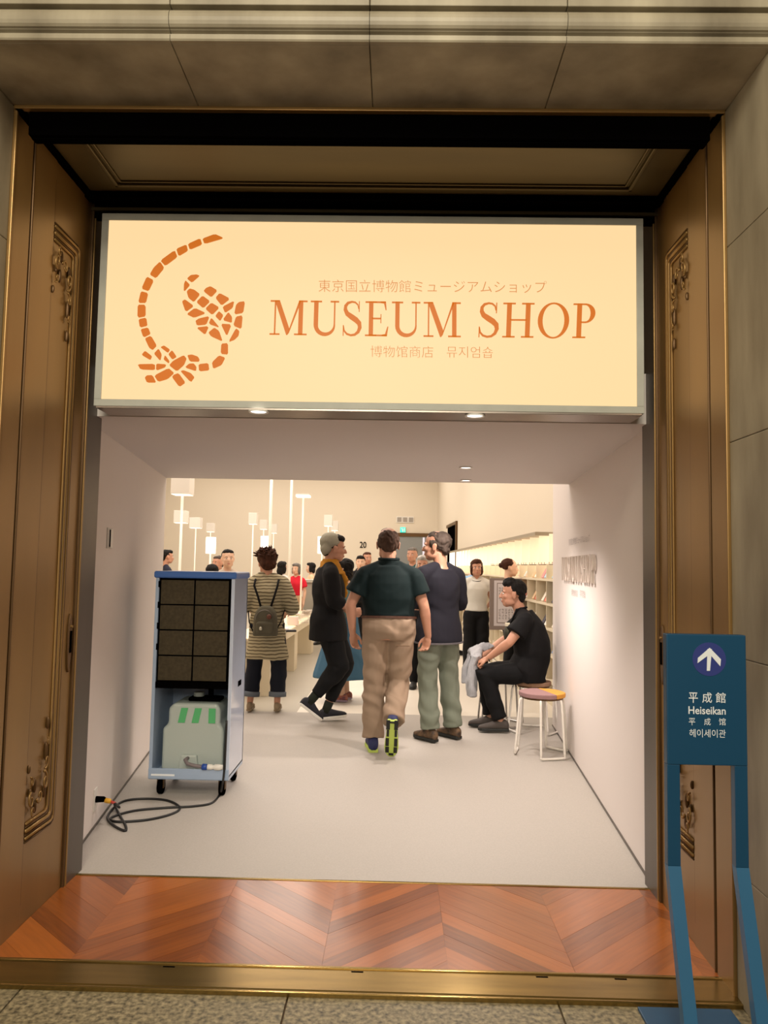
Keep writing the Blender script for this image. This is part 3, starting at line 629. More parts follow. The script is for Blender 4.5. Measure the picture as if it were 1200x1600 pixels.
for body, q0, q1 in (('東京国立博物館ミュージアムショップ', (922, 846), (889, 838)), ('博物馆商店', (903, 933), (893, 928)), ('뮤지엄숍', (915, 935), (906, 931))):
    A = onwall_right(*q0)-a; B = onwall_right(*q1)-a
    put_text('lettering', body, ln-A.dot(dY)-(B-A).dot(dY), A.z, ln-A.dot(dY), A.z+.055, wfn, gm, L, 0, .002)

# ---- stools
def stool(name, label, loc, rz, legm, top1, top2, h=.46, r=.195):
    t = thing(name, label, 'stool', loc, rz, 'stools by the right wall')
    n = 6; poly = []
    for k in range(n):
        a = 2*pi*k/n+pi/6; poly.append((r*1.04*cos(a), r*1.04*sin(a)))
    poly = chaikin(chaikin(poly, .22), .25)
    L = [p for p in clip(poly, -1, .045, -1, 1)]; Rr = [p for p in clip(poly, .0455, 1, -1, 1)]
    FN = lambda u, v, w: Vector((u, v, w))
    MB().prism(L, FN, h-.035, h).build('seat_pad', top1, t, bevel=.006)
    s = MB().prism(Rr, FN, h-.035, h).build('seat_pad', top2, t, bevel=.006); s['label'] = 'orange half of the seat'
    MB().prism([(p[0]*.9, p[1]*.9) for p in poly], FN, h-.05, h-.034).build('seat_board', MT['bronze_dark'], t)
    for k in range(3):
        a = -pi/2+2*pi*k/3; c, s2 = cos(a), sin(a); R = rotz(a+pi/2)
        P = [R @ Vector(p) for p in ((-.085, -.155, h-.06), (-.09, -.17, h-.09), (-.10, -.20, .05), (-.10, -.203, .025), (-.08, -.205, .0135), (.08, -.205, .0135), (.10, -.203, .025), (.10, -.20, .05), (.09, -.17, h-.09), (.085, -.155, h-.06))]
        MB().tube(smooth_path(P, 4), .0095, 8).build('leg_loop', legm, t, smooth=True)
    return t
mauve = mat('mauve_felt', rgb(146, 112, 112), rough=.9, bump=.3, bscale=200); orange = mat('orange_felt', rgb(206, 146, 60), rough=.9, bump=.3, bscale=200)
brown = mat('tan_felt', rgb(150, 116, 92), rough=.9); whm = mat('white_tube', rgb(232, 226, 218), rough=.35)
chrome = mat('chrome_tube', rgb(190, 188, 186), rough=.15, metal=1.)
F0 = .0145
st_a = onZ(849, 1165, F0)
stool('stool', 'empty stool with mauve and orange seat and white tube legs by the right wall', (1.195, 6.34, F0), .25, whm, mauve, orange, h=.50, r=.20)
stool('stool', 'white-legged tan stool at the wall, under the right side of the seated person', (1.28, 7.22, F0), .9, whm, brown, brown, r=.18)
stool('stool', 'chrome-legged stool under the thighs of the seated person in black', (1.02, 7.50, F0), .2, chrome, brown, brown, r=.15)

# ---- lit shelving along the right wall
def sx(Y): return 1.66-.0195*(Y-9.2)
def wx2(Y): return 1.30+(25-Y)*(.65/15.8)-.01
ZT = 1.925
SH = thing('display_shelving', 'long cream display shelving with lit upper panels along the shop\'s right wall', 'shelving', (0, 0, 0))
FNZ = lambda u, v, w: Vector((u, v, w))
YE = 21.0; YS0 = 8.076
def slab(name, ya, yb, z0, z1, m, f0=0, f1=0, par=None):
    return MB().prism([(sx(ya)+f0, ya), (wx2(ya)-f1, ya), (wx2(yb)-f1, yb), (sx(yb)+f0, yb)], FNZ, z0, z1).build(name, m, par or SH)
cn = slab('canopy', 9.18, YE, ZT-.018, ZT+.025, mat('canopy_grey', rgb(150, 138, 118), rough=.5), -.02)
slab('back_glow', 9.2, YE, 1.50, ZT-.02, MT['glowpanel'], .22 if False else .17, 0.0) if False else None
zs_ = [1.40, 1.13, .86, .58, .30]
for z in zs_:
    slab('ledge', YS0, YE, z-.025, z, MT['cream'])
slab('plinth', YS0, YE, .0145, .12, MT['cream'], .05)
nb_ = 23; BY = [YS0+i*(YE-YS0)/nb_ for i in range(nb_+1)]
tf = mat('translucent_fin', rgb(240, 224, 200), rough=.5, emit=rgb(255, 226, 190), estr=.35)
for y in BY:
    MB().prism([(sx(y)+.0, y-.009), (wx2(y), y-.009), (wx2(y), y+.009), (sx(y)+.0, y+.009)], FNZ, .1, 1.56).build('divider', MT['cream'], SH)
    MB().prism([(sx(y)+.03, y-.006), (wx2(y), y-.006), (wx2(y), y+.006), (sx(y)+.03, y+.006)], FNZ, 1.56, ZT-.02).build('upper_fin', tf, SH)
for a, b in zip(BY[:-1], BY[1:]):
    MB().prism([(wx2(a)-.02, a+.01), (wx2(a)-.004, a+.01), (wx2(b)-.004, b-.01), (wx2(b)-.02, b-.01)], FNZ, 1.42, ZT-.02).build('lit_panel', MT['glowpanel'], SH)
    MB().prism([(wx2(a)-.02, a+.01), (wx2(a)-.004, a+.01), (wx2(b)-.004, b-.01), (wx2(b)-.02, b-.01)], FNZ, .1, 1.40).build('back_board', mat('shelf_back', rgb(168, 150, 120), rough=.6) if a == BY[0] else bpy.data.materials['shelf_back'], SH)
for y in BY[:9]:
    for k in range(3):
        yy = y+.1+k*.16
        MB().tube([(sx(yy)+.25, yy, 1.56), (sx(yy)+.0, yy, 1.56), (sx(yy)-.0, yy, 1.585)], .005, 5).build('peg_hook', MT['steel'], SH)
goods_cols = [(236, 226, 210), (214, 120, 96), (120, 150, 190), (238, 236, 228), (70, 70, 84), (226, 190, 150), (170, 196, 214), (222, 150, 150)]
gm_ = [mat('packet_colour', rgb(*c), rough=.6) for c in goods_cols]
kinds = ['white', 'coral', 'blue', 'ivory', 'dark', 'tan', 'sky blue', 'pink']
rows = {1.40: 'upper', 1.13: 'second', .86: 'third', .58: 'fourth'}
wrd = ['first', 'second', 'third', 'fourth', 'fifth', 'sixth', 'seventh', 'eighth', 'ninth']
mesh_packet = None
for ib in range(7):
    for z in (1.40, 1.13, .86, .58):
        for k in range(3 if ib < 4 else 2):
            y = BY[ib]+.10+k*.165+random.uniform(-.01, .01); c = random.randrange(8); h = random.uniform(.07, .15)
            mb = MB(); w2, d2 = .06, .012
            mb.box((-d2, -w2, 0), (d2, w2, h), Matrix.Rotation(radians(28), 3, 'Y'), (0, 0, .01)); 
            q = mb.build('goods_packet', gm_[c], None)
            q.location = (sx(y)+.05, y, z-.004)
            tag(q, '%s packet on the %s ledge, %s in the %s bay from the passage' % (kinds[c], rows[z], ('nearest', 'middle', 'farthest')[k], wrd[ib]), 'packet', 'packets on the wall shelving')

# ---- framed notice board on legs
NB_Y = 9.75
a = onY(764, 903, NB_Y); b = onY(766, 984, NB_Y)
NBd = thing('notice_board', 'grey-framed standing notice board with black columns of script behind the seated person', 'notice board', ((a.x+b.x)/2, NB_Y, 0))
wz = .40; gf = mat('taupe_frame', rgb(132, 118, 112), rough=.5)
z0, z1 = b.z, a.z
bx('frame', (0, 0, z0), (wz, .03, z1), gf, NBd, .004); bx('paper', (.055, -.004, z0+.05), (wz-.02, .0, z1-.03), mat('grey_paper', rgb(206, 200, 204), rough=.7), NBd)
bx('inner_border', (.09, -.006, z0+.085), (wz-.05, -.003, z1-.06), mat('taupe_border', rgb(140, 126, 120), rough=.7), NBd); bx('inner_paper', (.10, -.008, z0+.095), (wz-.06, -.004, z1-.07), mat('pale_paper', rgb(214, 208, 212), rough=.7), NBd)
ink = mat('ink', rgb(60, 54, 54), rough=.8)
# columns of brushed script: strokes too small to read in the photograph
for cx in (.125, .165, .205, .245, .285):
    for (zz, hh) in ((z1-.12, .16), (z0+.26, .14)):
        mb = MB(); z = zz
        while z > zz-hh:
            for s in range(3):
                x = cx+random.uniform(-.010, .010); l = random.uniform(.008, .018)
                if random.random() < .5: mb.box((cx-.012, -.0095, z), (cx+.012, -.008, z+.003))
                else: mb.box((x, -.0095, z-l/2), (x+.003, -.008, z+l/2))
                z -= .009
            z -= .008
        mb.build('script_column', ink, NBd)
bx('seal', (.17, -.0095, z0+.31), (.20, -.008, z0+.35), ink, NBd); bx('seal', (.215, -.0095, z0+.31), (.245, -.008, z0+.35), ink, NBd)
for x in (.02, wz-.04):
    bx('leg', (x, .005, .0145), (x+.02, .025, z0), MT['cream'], NBd); bx('foot', (x-.0, -.12, .0145), (x+.02, .15, .03), MT['cream'], NBd)
bx('cross_bar', (.04, .008, .30), (wz-.04, .022, .33), MT['cream'], NBd)

# ---- display tables
def table(label, x0, x1, y0, y1, h, panels, group='display tables'):
    t = thing('display_table', label, 'table', (0, 0, 0), 0, group)
    bx('table_top', (x0, y0, h-.03), (x1, y1, h), MT['cream'], t, .003)
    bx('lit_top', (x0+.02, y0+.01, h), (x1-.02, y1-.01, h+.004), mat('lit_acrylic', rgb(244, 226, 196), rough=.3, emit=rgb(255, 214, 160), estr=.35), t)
    bx('apron', (x1-.03, y0, h-.10), (x1-.005, y1, h-.03), MT['cream'], t)
    for y in panels:
        bx('leg_panel', (x0+.05, y-.16, .0145), (x1-.04, y+.16, h-.03), MT['cream'], t, .003)
    return t
TH = .66
table('long cream display table laid with goods, right of the striped-cardigan visitor', -1.95, -1.38, 8.75, 14.3, TH, (8.95, 11.05, 13.2))
table('second display table farther left, mostly behind the dehumidifier', -4.6, -3.6, 9.5, 13.0, TH, (9.8, 11.4, 12.8))
def goods(name, label, px, py, size, m, shape='box', h=None, tx=None, rz=0., z=TH+.004):
    p = onZ(px, py, z)
    t = MB(); w, d, hh = [q_*.82 for q_ in size]
    if shape == 'box':
        t.box((-w/2, -d/2, 0), (w/2, d/2, hh)); q = t.build(name, m, None, bevel=.004)
    elif shape == 'case':
        t.box((-w/2, -d/2, 0), (w/2, d/2, hh)); q = t.build(name, m, None)
    q.location = (p.x, p.y, z); q.rotation_euler = (0, 0, rz)
    return tag(q, label, 'goods', None), p
P_ = lambda n, c, **k: mat(n, rgb(*c), **k)
goods('gift_box', 'pinkish white upright box near the front corner of the long table', 458, 977, (.17, .10, .15), P_('pink_white_card', (236, 216, 206), rough=.5), rz=.1)
goods('picture_book', 'black and white patterned book at the near edge of the long table', 454, 987, (.16, .14, .03), P_('book_black', (30, 28, 30), rough=.5), rz=.3)
goods('folder', 'white folder beside the black patterned book on the long table', 447, 985, (.08, .14, .035), P_('folder_white', (230, 226, 222), rough=.5), rz=.2)
goods('navy_box', 'navy and white box behind the pinkish box on the long table', 464, 965, (.16, .10, .08), P_('navy_card', (64, 70, 118), rough=.5), rz=-.2)
goods('wooden_tray', 'amber wooden tray beside the pinkish box on the long table', 462, 975, (.10, .2, .05), P_('amber_wood', (206, 150, 84), rough=.5), rz=.1)
for i, (px, py, c, s) in enumerate([(470, 964, (210, 170, 120), (.12, .12, .05)), (476, 960, (60, 56, 52), (.10, .1, .06)), (481, 959.5, (226, 214, 196), (.14, .12, .05)), (487, 958.5, (190, 130, 86), (.12, .14, .04)), (458, 964, (214, 190, 150), (.16, .12, .09)), (466, 966, (238, 226, 214), (.18, .14, .08)), (478, 962, (120, 100, 80), (.14, .1, .09)), (485, 960.5, (200, 190, 180), (.16, .1, .10)), (462, 968, (180, 190, 150), (.12, .1, .1))]):
    nm = ['tan', 'black', 'ivory', 'brown', 'straw-coloured', 'white', 'dark tan', 'grey', 'pale green'][i]
    goods('small_box', '%s small box among the goods on the long lit table' % nm, px, py, s, P_('card_%d' % i, c, rough=.5), rz=random.uniform(-.4, .4))
gl = mat('clear_acrylic', rgb(235, 235, 230), rough=.08, trans=.85, alpha=.6)
for i, (px, py) in enumerate([(472.5, 972.5), (481, 965)]):
    goods('acrylic_case', ['clear acrylic case on the long table, left of its neighbour', 'clear acrylic case on the long table, nearest the walking visitor in black'][i], px, py, (.22, .2, .14), gl, 'case')
# grey sales counter behind
p0, p1 = onY(474, 940, 15.4), onY(502, 906, 15.4)
ct = thing('sales_counter', 'grey sales counter standing beyond the far end of the long table', 'counter', (p0.x, 15.4, 0))
bx('counter_body', (0, 0, .0145), (p1.x-p0.x+.5, .5, p1.z-.06), P_('counter_grey', (170, 170, 158), rough=.5), ct, .004); bx('counter_top', (-.03, -.04, p1.z-.06), (p1.x-p0.x+.53, .54, p1.z), P_('counter_top_grey', (186, 186, 172), rough=.4), ct, .004)

# ---- pole lamps
ls = mat('white_lamp_box', rgb(222, 216, 206), rough=.5); lb = emis('lamp_underside', rgb(255, 240, 216), 2.0)
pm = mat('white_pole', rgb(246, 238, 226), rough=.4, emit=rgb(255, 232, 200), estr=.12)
def pole_lamp(px, pyb, Y, w, h, label, kind='box', r=.014, base=.0143):
    p = onY(px, pyb, Y)
    if -1.99 < p.x < -1.36 and 8.7 < Y < 14.4: base = TH+.004
    t = thing('pole_lamp', label, 'lamp', (p.x, Y, base), 0, 'white pole lamps in the shop')
    z = p.z-base
    if kind == 'box':
        bx('lamp_box', (-w/2, -w/2, z), (w/2, w/2, z+h), ls, t, .004); bx('lit_underside', (-w/2+.01, -w/2+.01, z-.006), (w/2-.01, w/2-.01, z), lb, t)
        MB().tube([(0, 0, 0), (0, 0, z)], r, 8).build('pole', pm, t, smooth=True)
    elif kind == 'lantern':
        MB().lathe([(w*.47, z), (w*.5, z+.01), (w*.5, z+h-.01), (w*.47, z+h)], 4, R=rotz(pi/4)).build('lit_shade', MT['lantern'], t)
        MB().tube([(0, 0, 0), (0, 0, z)], r*.8, 8).build('pole', pm, t, smooth=True)
    elif kind == 'flat':
        bx('reflector', (-w/2, -w/2, z), (w/2, w/2, z+.03), lb, t, .004); MB().tube([(0, 0, 0), (0, 0, z)], r, 8).build('pole', pm, t, smooth=True)
        bx('reflector_cover', (-w/2, -w/2, z+.03), (w/2, w/2, z+.05), ls, t)
    elif kind == 'tall':
        MB().tube([(0, 0, 0), (0, 0, 3.1-base)], r, 8).build('pole', pm, t, smooth=True)
        bx('lamp_box', (-w/2, -w/2, 3.1), (w/2, w/2, 3.1+h), ls, t, .004); bx('lit_underside', (-w/2+.01, -w/2+.01, 3.094), (w/2-.01, w/2-.01, 3.1), lb, t)
    MB().lathe([(.09, 0), (.09, .008), (.02, .012)], 16).build('base', ls, t)
    return t
pole_lamp(285, 773, 10.2, .25, .30, 'largest white box lamp on a pole, at upper left above the dehumidifier', r=.018)
pole_lamp(283, 817, 16.5, .26, .26, 'white box pole lamp partly behind the largest one at left')
pole_lamp(306, 825, 18.5, .26, .25, 'white box pole lamp to the right of the two overlapping ones at left')
pole_lamp(329, 831, 21.0, .20, .24, 'small white box pole lamp directly above the left lit lantern')
pole_lamp(395.5, 819, 17.0, .18, .25, 'white box pole lamp left of the tall pole above the striped-cardigan visitor')
pole_lamp(412, 827, 19.5, .18, .24, 'white box pole lamp overlapped by the tall pole above the striped-cardigan visitor')
pole_lamp(427.5, 833, 21.5, .19, .25, 'white box pole lamp just right of the tall pole above the striped-cardigan visitor')
pole_lamp(513, 822, 17.5, .19, .25, 'white box pole lamp above the walking visitor in black and mustard scarf')
pole_lamp(523, 829, 20.0, .18, .25, 'farther white box pole lamp above the head of the visitor in mustard scarf')
pole_lamp(329, 865, 14.0, .21, .30, 'brightly lit white lantern on a pole, above the dehumidifier', 'lantern')
pole_lamp(414, 860, 14.0, .20, .26, 'brightly lit white lantern behind the striped-cardigan visitor\'s hair', 'lantern')
pole_lamp(503, 865, 14.0, .21, .31, 'brightly lit white lantern left of the visitor in mustard scarf', 'lantern')
pole_lamp(474, 777, 11.8, .21, .05, 'thin pole topped by a flat bright reflector, left of the visitor in mustard scarf', 'flat')
pole_lamp(420, 900, 10.4, .25, .3, 'tall white pole rising out of view above the striped-cardigan visitor', 'tall', r=.021)
pole_lamp(452, 900, 10.9, .25, .3, 'tall white pole rising out of view at the table, second from the left', 'tall', r=.019)
# ================================================================== PEOPLE
BAKE = []; HS = 1.1
V3 = Vector
class Vol(MB):
    def loft(s, rings, n=20, sq=1.0):
        """rings: (center, xvec, yvec) half-axes"""
        vs = []
        for c, xa, ya in rings:
            for k in range(n):
                t = 2*pi*k/n; ct, st = cos(t), sin(t)
                if sq != 1: ct = math.copysign(abs(ct)**sq, ct); st = math.copysign(abs(st)**sq, st)
                vs.append(V3(c)+V3(xa)*ct+V3(ya)*st)
        m = len(rings); fs = [(i*n+k, i*n+(k+1) % n, (i+1)*n+(k+1) % n, (i+1)*n+k) for i in range(m-1) for k in range(n)]
        fs += [tuple(range(n))[::-1], tuple(range((m-1)*n, m*n))]
        return s.add(vs, fs)
    def limb(s, pts, rr, n=14, round_ends=True, flat=None):
        """tapering tube through pts; flat=(vector, factor) squashes it along a direction"""
        P = [V3(p) for p in pts]; R = list(rr)
        if round_ends:
            d0 = (P[0]-P[1]).normalized(); d1 = (P[-1]-P[-2]).normalized()
            P = [P[0]+d0*R[0]*.95, P[0]+d0*R[0]*.7]+P+[P[-1]+d1*R[-1]*.7, P[-1]+d1*R[-1]*.95]
            R = [R[0]*.3, R[0]*.72]+R+[R[-1]*.72, R[-1]*.3]
        return s.tube(P, R, n)
    def bake(s, name, m, parent, voxel=.01, smooth=3, fold=None, label=None):
        me = bpy.data.meshes.new(name); me.from_pydata(s.v, [], s.f); me.update()
        bm = bmesh.new(); bm.from_mesh(me); bmesh.ops.recalc_face_normals(bm, faces=bm.faces); bm.to_mesh(me); bm.free()
        o = bpy.data.objects.new(name, me); COL.objects.link(o); me.materials.append(m); o.parent = parent
        r = o.modifiers.new('r', 'REMESH'); r.mode = 'VOXEL'; r.voxel_size = voxel; r.use_smooth_shade = True
        q = o.modifiers.new('s', 'SMOOTH'); q.iterations = smooth; q.factor = .5
        if label: o['label'] = label
        BAKE.append((o, fold)); return o
def finish_bakes():
    bpy.context.view_layer.update()
    dg = bpy.context.evaluated_depsgraph_get(); new = []
    for o, fold in BAKE: new.append(bpy.data.meshes.new_from_object(o.evaluated_get(dg)))
    for (o, fold), me in zip(BAKE, new):
        o.modifiers.clear(); mats = list(o.data.materials); o.data = me; me.name = o.name
        me.materials.clear()
        for q in mats: me.materials.append(q)
        n = len(me.vertices)
        if fold and n:
            co = np.zeros(n*3); me.vertices.foreach_get('co', co); co = co.reshape(-1, 3)
            no = np.zeros(n*3); me.vertex_normals.foreach_get('vector', no); no = no.reshape(-1, 3)
            amp, k, st = fold; x, y, z = co.T; ph = random.random()*6
            w = np.sin(x*k*.6+y*k*.5+ph)*1.3+np.sin(z*k*.35+ph*2)*1.2
            f = .9-1.8*np.abs(np.sin(z*k*st*.5+x*k*.25+w*.6+ph))+.6*np.sin(z*k*st*1.7-y*k*.9+1.7*w)+.4*np.sin(x*k*1.7+y*k*1.3+w*2)
            co += no*(f*amp/1.4)[:, None]
            me.vertices.foreach_set('co', co.ravel()); me.update()
        me.polygons.foreach_set('use_smooth', [True]*len(me.polygons))

SKIN = mat('skin', rgb(192, 140, 114), rough=.5, var=.1, vscale=14); SKIN2 = mat('skin_light', rgb(222, 180, 152), rough=.5, var=.08, vscale=14)
def hairm(n, c): return mat(n, rgb(*c), rough=.75, spec=.2, bump=1., bscale=60, stretch=(1, 1, .12), var=.5, vscale=40, dist=.006)
HB = hairm('black_hair', (26, 22, 20)); HBR = hairm('brown_hair', (74, 42, 26)); HG = hairm('grey_hair', (124, 118, 112)); HW = hairm('white_hair', (206, 200, 192)); HDG = hairm('dark_grey_hair', (84, 72, 64))
EYEW = mat('eye_white', rgb(230, 226, 220), rough=.2); IRIS = mat('iris', rgb(40, 26, 18), rough=.2); LIP = mat('lip', rgb(176, 104, 92), rough=.5)
def cloth(n, c, **k): return mat(n, rgb(*c), rough=.85, spec=.25, bump=.35, bscale=350, dist=.001, **k)

def base_pose(h, female=False):
    J = dict(hipl=(-.09, 0, .93), hipr=(.09, 0, .93), kneel=(-.10, .015, .50), kneer=(.10, .015, .50), ankl=(-.105, -.03, .085), ankr=(.105, -.03, .085),
             pelvis=(0, 0, .97), waist=(0, .005, 1.10), chest=(0, 0, 1.30), neck=(0, -.015, 1.475), head=(0, .02, 1.635),
             shl=(-.185, -.015, 1.425), shr=(.185, -.015, 1.425), ell=(-.235, -.035, 1.14), elr=(.235, -.035, 1.14), wrl=(-.245, .03, .89), wrr=(.245, .03, .89))
    if female:
        for k in ('shl', 'shr', 'ell', 'elr', 'wrl', 'wrr'): J[k] = (J[k][0]*.88,)+J[k][1:]
    return {k: V3(v)*(h/1.75) for k, v in J.items()}

def hand(v, W, d, n, thumb, s=1., curl=.35):
    """W wrist, d direction, n direction the palm faces, thumb=+-1 side along d x n"""
    d = V3(d).normalized(); n = V3(n); n = (n-d*n.dot(d)).normalized(); l = d.cross(n)*thumb
    R = Matrix((l, d, n)).transposed()
    v.ell(W+d*.048*s, (.038*s, .052*s, .016*s), R, 14, 8)
    v.limb([W-d*.01*s, W+d*.03*s], [.024*s, .026*s], 10)
    for i, (x, L) in enumerate(((.028, .072), (.010, .082), (-.009, .076), (-.027, .060))):
        a = W+l*x*s+d*.082*s; a0 = a-d*.03*s
        c = curl*(1+.15*i); b = a+(d*cos(c)+n*sin(c))*L*.42*s; e = b+(d*cos(2.1*c)+n*sin(2.1*c))*L*.32*s; g = e+(d*cos(3*c)+n*sin(3*c))*L*.26*s
        v.limb([a0, a, b, e, g], [.0092*s, .0092*s, .0088*s, .0082*s, .0074*s], 8)
    a = W+l*.020*s+d*.015*s; b = W+l*.046*s+d*.045*s+n*.012*s; e = W+l*.052*s+d*.075*s+n*.024*s; g = W+l*.048*s+d*.098*s+n*.030*s
    v.limb([a, b, e, g], [.013*s, .0115*s, .010*s, .0088*s], 8)

def headR(yaw=0, pitch=0, tilt=0): return Matrix.Rotation(yaw, 3, 'Z') @ Matrix.Rotation(pitch, 3, 'X') @ Matrix.Rotation(tilt, 3, 'Y')
def add_head(v, c, R, s=1.):
    q = lambda x, y, z: V3(c)+R @ V3((x, y, z))*s
    E = lambda x, y, z, a, b, d, R2=None: v.ell(q(x, y, z), (a*s, b*s, d*s), R if R2 is None else R @ R2, 16, 12)
    E(0, -.012, .035, .076, .096, .083); E(0, .018, -.025, .064, .072, .082); E(0, .048, -.082, .034, .034, .030)
    for sg_ in (-1, 1):
        E(sg_*.040, .02, -.065, .024, .045, .034); E(sg_*.036, .062, -.022, .024, .022, .022)      # jaw, cheek
        E(sg_*.078, -.008, -.012, .009, .019, .031); E(sg_*.081, -.016, .004, .008, .013, .016)        # ear
        E(sg_*.030, .074, .018, .024, .014, .008)                                                  # brow
    v.limb([q(0, .084, .008), q(0, .104, -.022)], [.009*s, .011*s], 8); E(0, .102, -.030, .017, .014, .010); 
    E(0, .083, -.058, .022, .010, .006); E(0, .081, -.069, .019, .010, .007)

def face_bits(parent, c, R, s=1.):
    q = lambda x, y, z: V3(c)+R @ V3((x, y, z))*s
    for sg_ in (-1, 1):
        e = MB().ell(q(sg_*.030, .078, .002), (.012*s, .009*s, .007*s), R, 10, 8).build('eye', EYEW, parent, smooth=True)
        MB().ell(q(sg_*.030, .0855, .002), (.0055*s, .003*s, .0055*s), R, 8, 6).build('iris', IRIS, e, smooth=True)
        MB().tube([q(sg_*.014, .088, .020), q(sg_*.030, .087, .026), q(sg_*.046, .078, .021)], .0024*s, 6).build('eyebrow', HB, parent, smooth=True)
    MB().ell(q(0, .0895, -.063), (.018*s, .005*s, .006*s), R, 10, 6).build('lips', LIP, parent, smooth=True)

def shoe(parent, A, fd, up, s, upper, sole, solelabel=None, L=.29, side=None):
    """A ankle point; fd toe direction; up the foot's own up"""
    fd = V3(fd).normalized(); up = V3(up); up = (up-fd*up.dot(fd)).normalized(); rt = fd.cross(up)
    R = Matrix((rt, fd, up)).transposed(); O = V3(A)-R @ V3((0, .0, .085*s))   # sole plane under the ankle
    q = lambda x, y, z: O+R @ V3((x*s, y*s, z*s))
    k = L/.29
    outl = [(-.075, .032), (-.04, .036), (.03, .036), (.09, .044), (.14, .047), (.175, .040), (.200, .024), (.210, .006)]
    v = Vol(); rings = []
    for y, w, h in ((-.075, .020, .055), (-.066, .031, .075), (-.04, .036, .092), (0, .037, .10), (.04, .037, .088), (.08, .041, .070), (.12, .045, .056), (.16, .042, .045), (.19, .030, .035), (.207, .012, .022)):
        rings.append((q(0, y*k, .014+h/2), R @ V3((w*s, 0, 0)), R @ V3((0, 0, h/2*s))))
    v.loft(rings, 18, .8)
    up_ = v.build('shoe', upper, parent, smooth=True)
    pl = [(x, y*k) for y, x in outl]+[(-x, y*k) for y, x in outl[::-1]]
    so = MB().prism(pl, lambda u, vv, w: q(u, vv, w), 0, .026).build('sole', sole, up_, bevel=.006)
    if solelabel: so['label'] = solelabel
    for yy in (.055, .072, .089, .106):
        z = .014+.084-(yy-.04)*.52
        MB().tube([q(-.018, yy*k, z-.004), q(0, yy*k, z+.003), q(.018, yy*k, z-.004)], .003*s, 5).build('lace', MT['white'] if sole is None else LACE, up_)
    return up_
LACE = mat('lace', rgb(120, 110, 104), rough=.8)

def lateral(J, a, b): return (J[b]-J[a]).normalized()
def torso_rings(J, s, R, grow=0., fat=0., lo=None):
    """R: list of (station, rx, ry)"""
    ax = lateral(J, 'hipl', 'hipr'); bx_ = lateral(J, 'shl', 'shr')
    path = [J['pelvis']-(J['waist']-J['pelvis']).normalized()*.10*s, J['pelvis'], J['waist'], J['chest'], J['neck']]
    out = []
    def at(t):
        i = min(int(t), 3); f = t-i; return path[i].lerp(path[i+1], f), (path[min(i+1, 4)]-path[i]).normalized()
    for t, rx, ry in R:
        c, d = at(t); lx = ax.lerp(bx_, min(1, max(0, (t-1)/2))).normalized(); lx = (lx-d*lx.dot(d)).normalized(); fy = d.cross(lx)
        out.append((c, lx*(rx*s+grow+fat*(1 if t < 3 else .3)), fy*(ry*s+grow+fat*(1 if t < 3 else .2))))
    return out
TM = [(0, .11, .085), (.5, .155, .115), (1, .165, .122), (1.6, .150, .112), (2, .145, .108), (2.5, .157, .115), (3, .172, .118), (3.4, .165, .100), (3.65, .118, .082), (3.88, .070, .064)]
TF = [(0, .11, .085), (.5, .160, .115), (1, .162, .115), (1.6, .138, .098), (2, .128, .092), (2.5, .140, .105), (3, .152, .115), (3.4, .143, .092), (3.65, .10, .072), (3.88, .062, .057)]

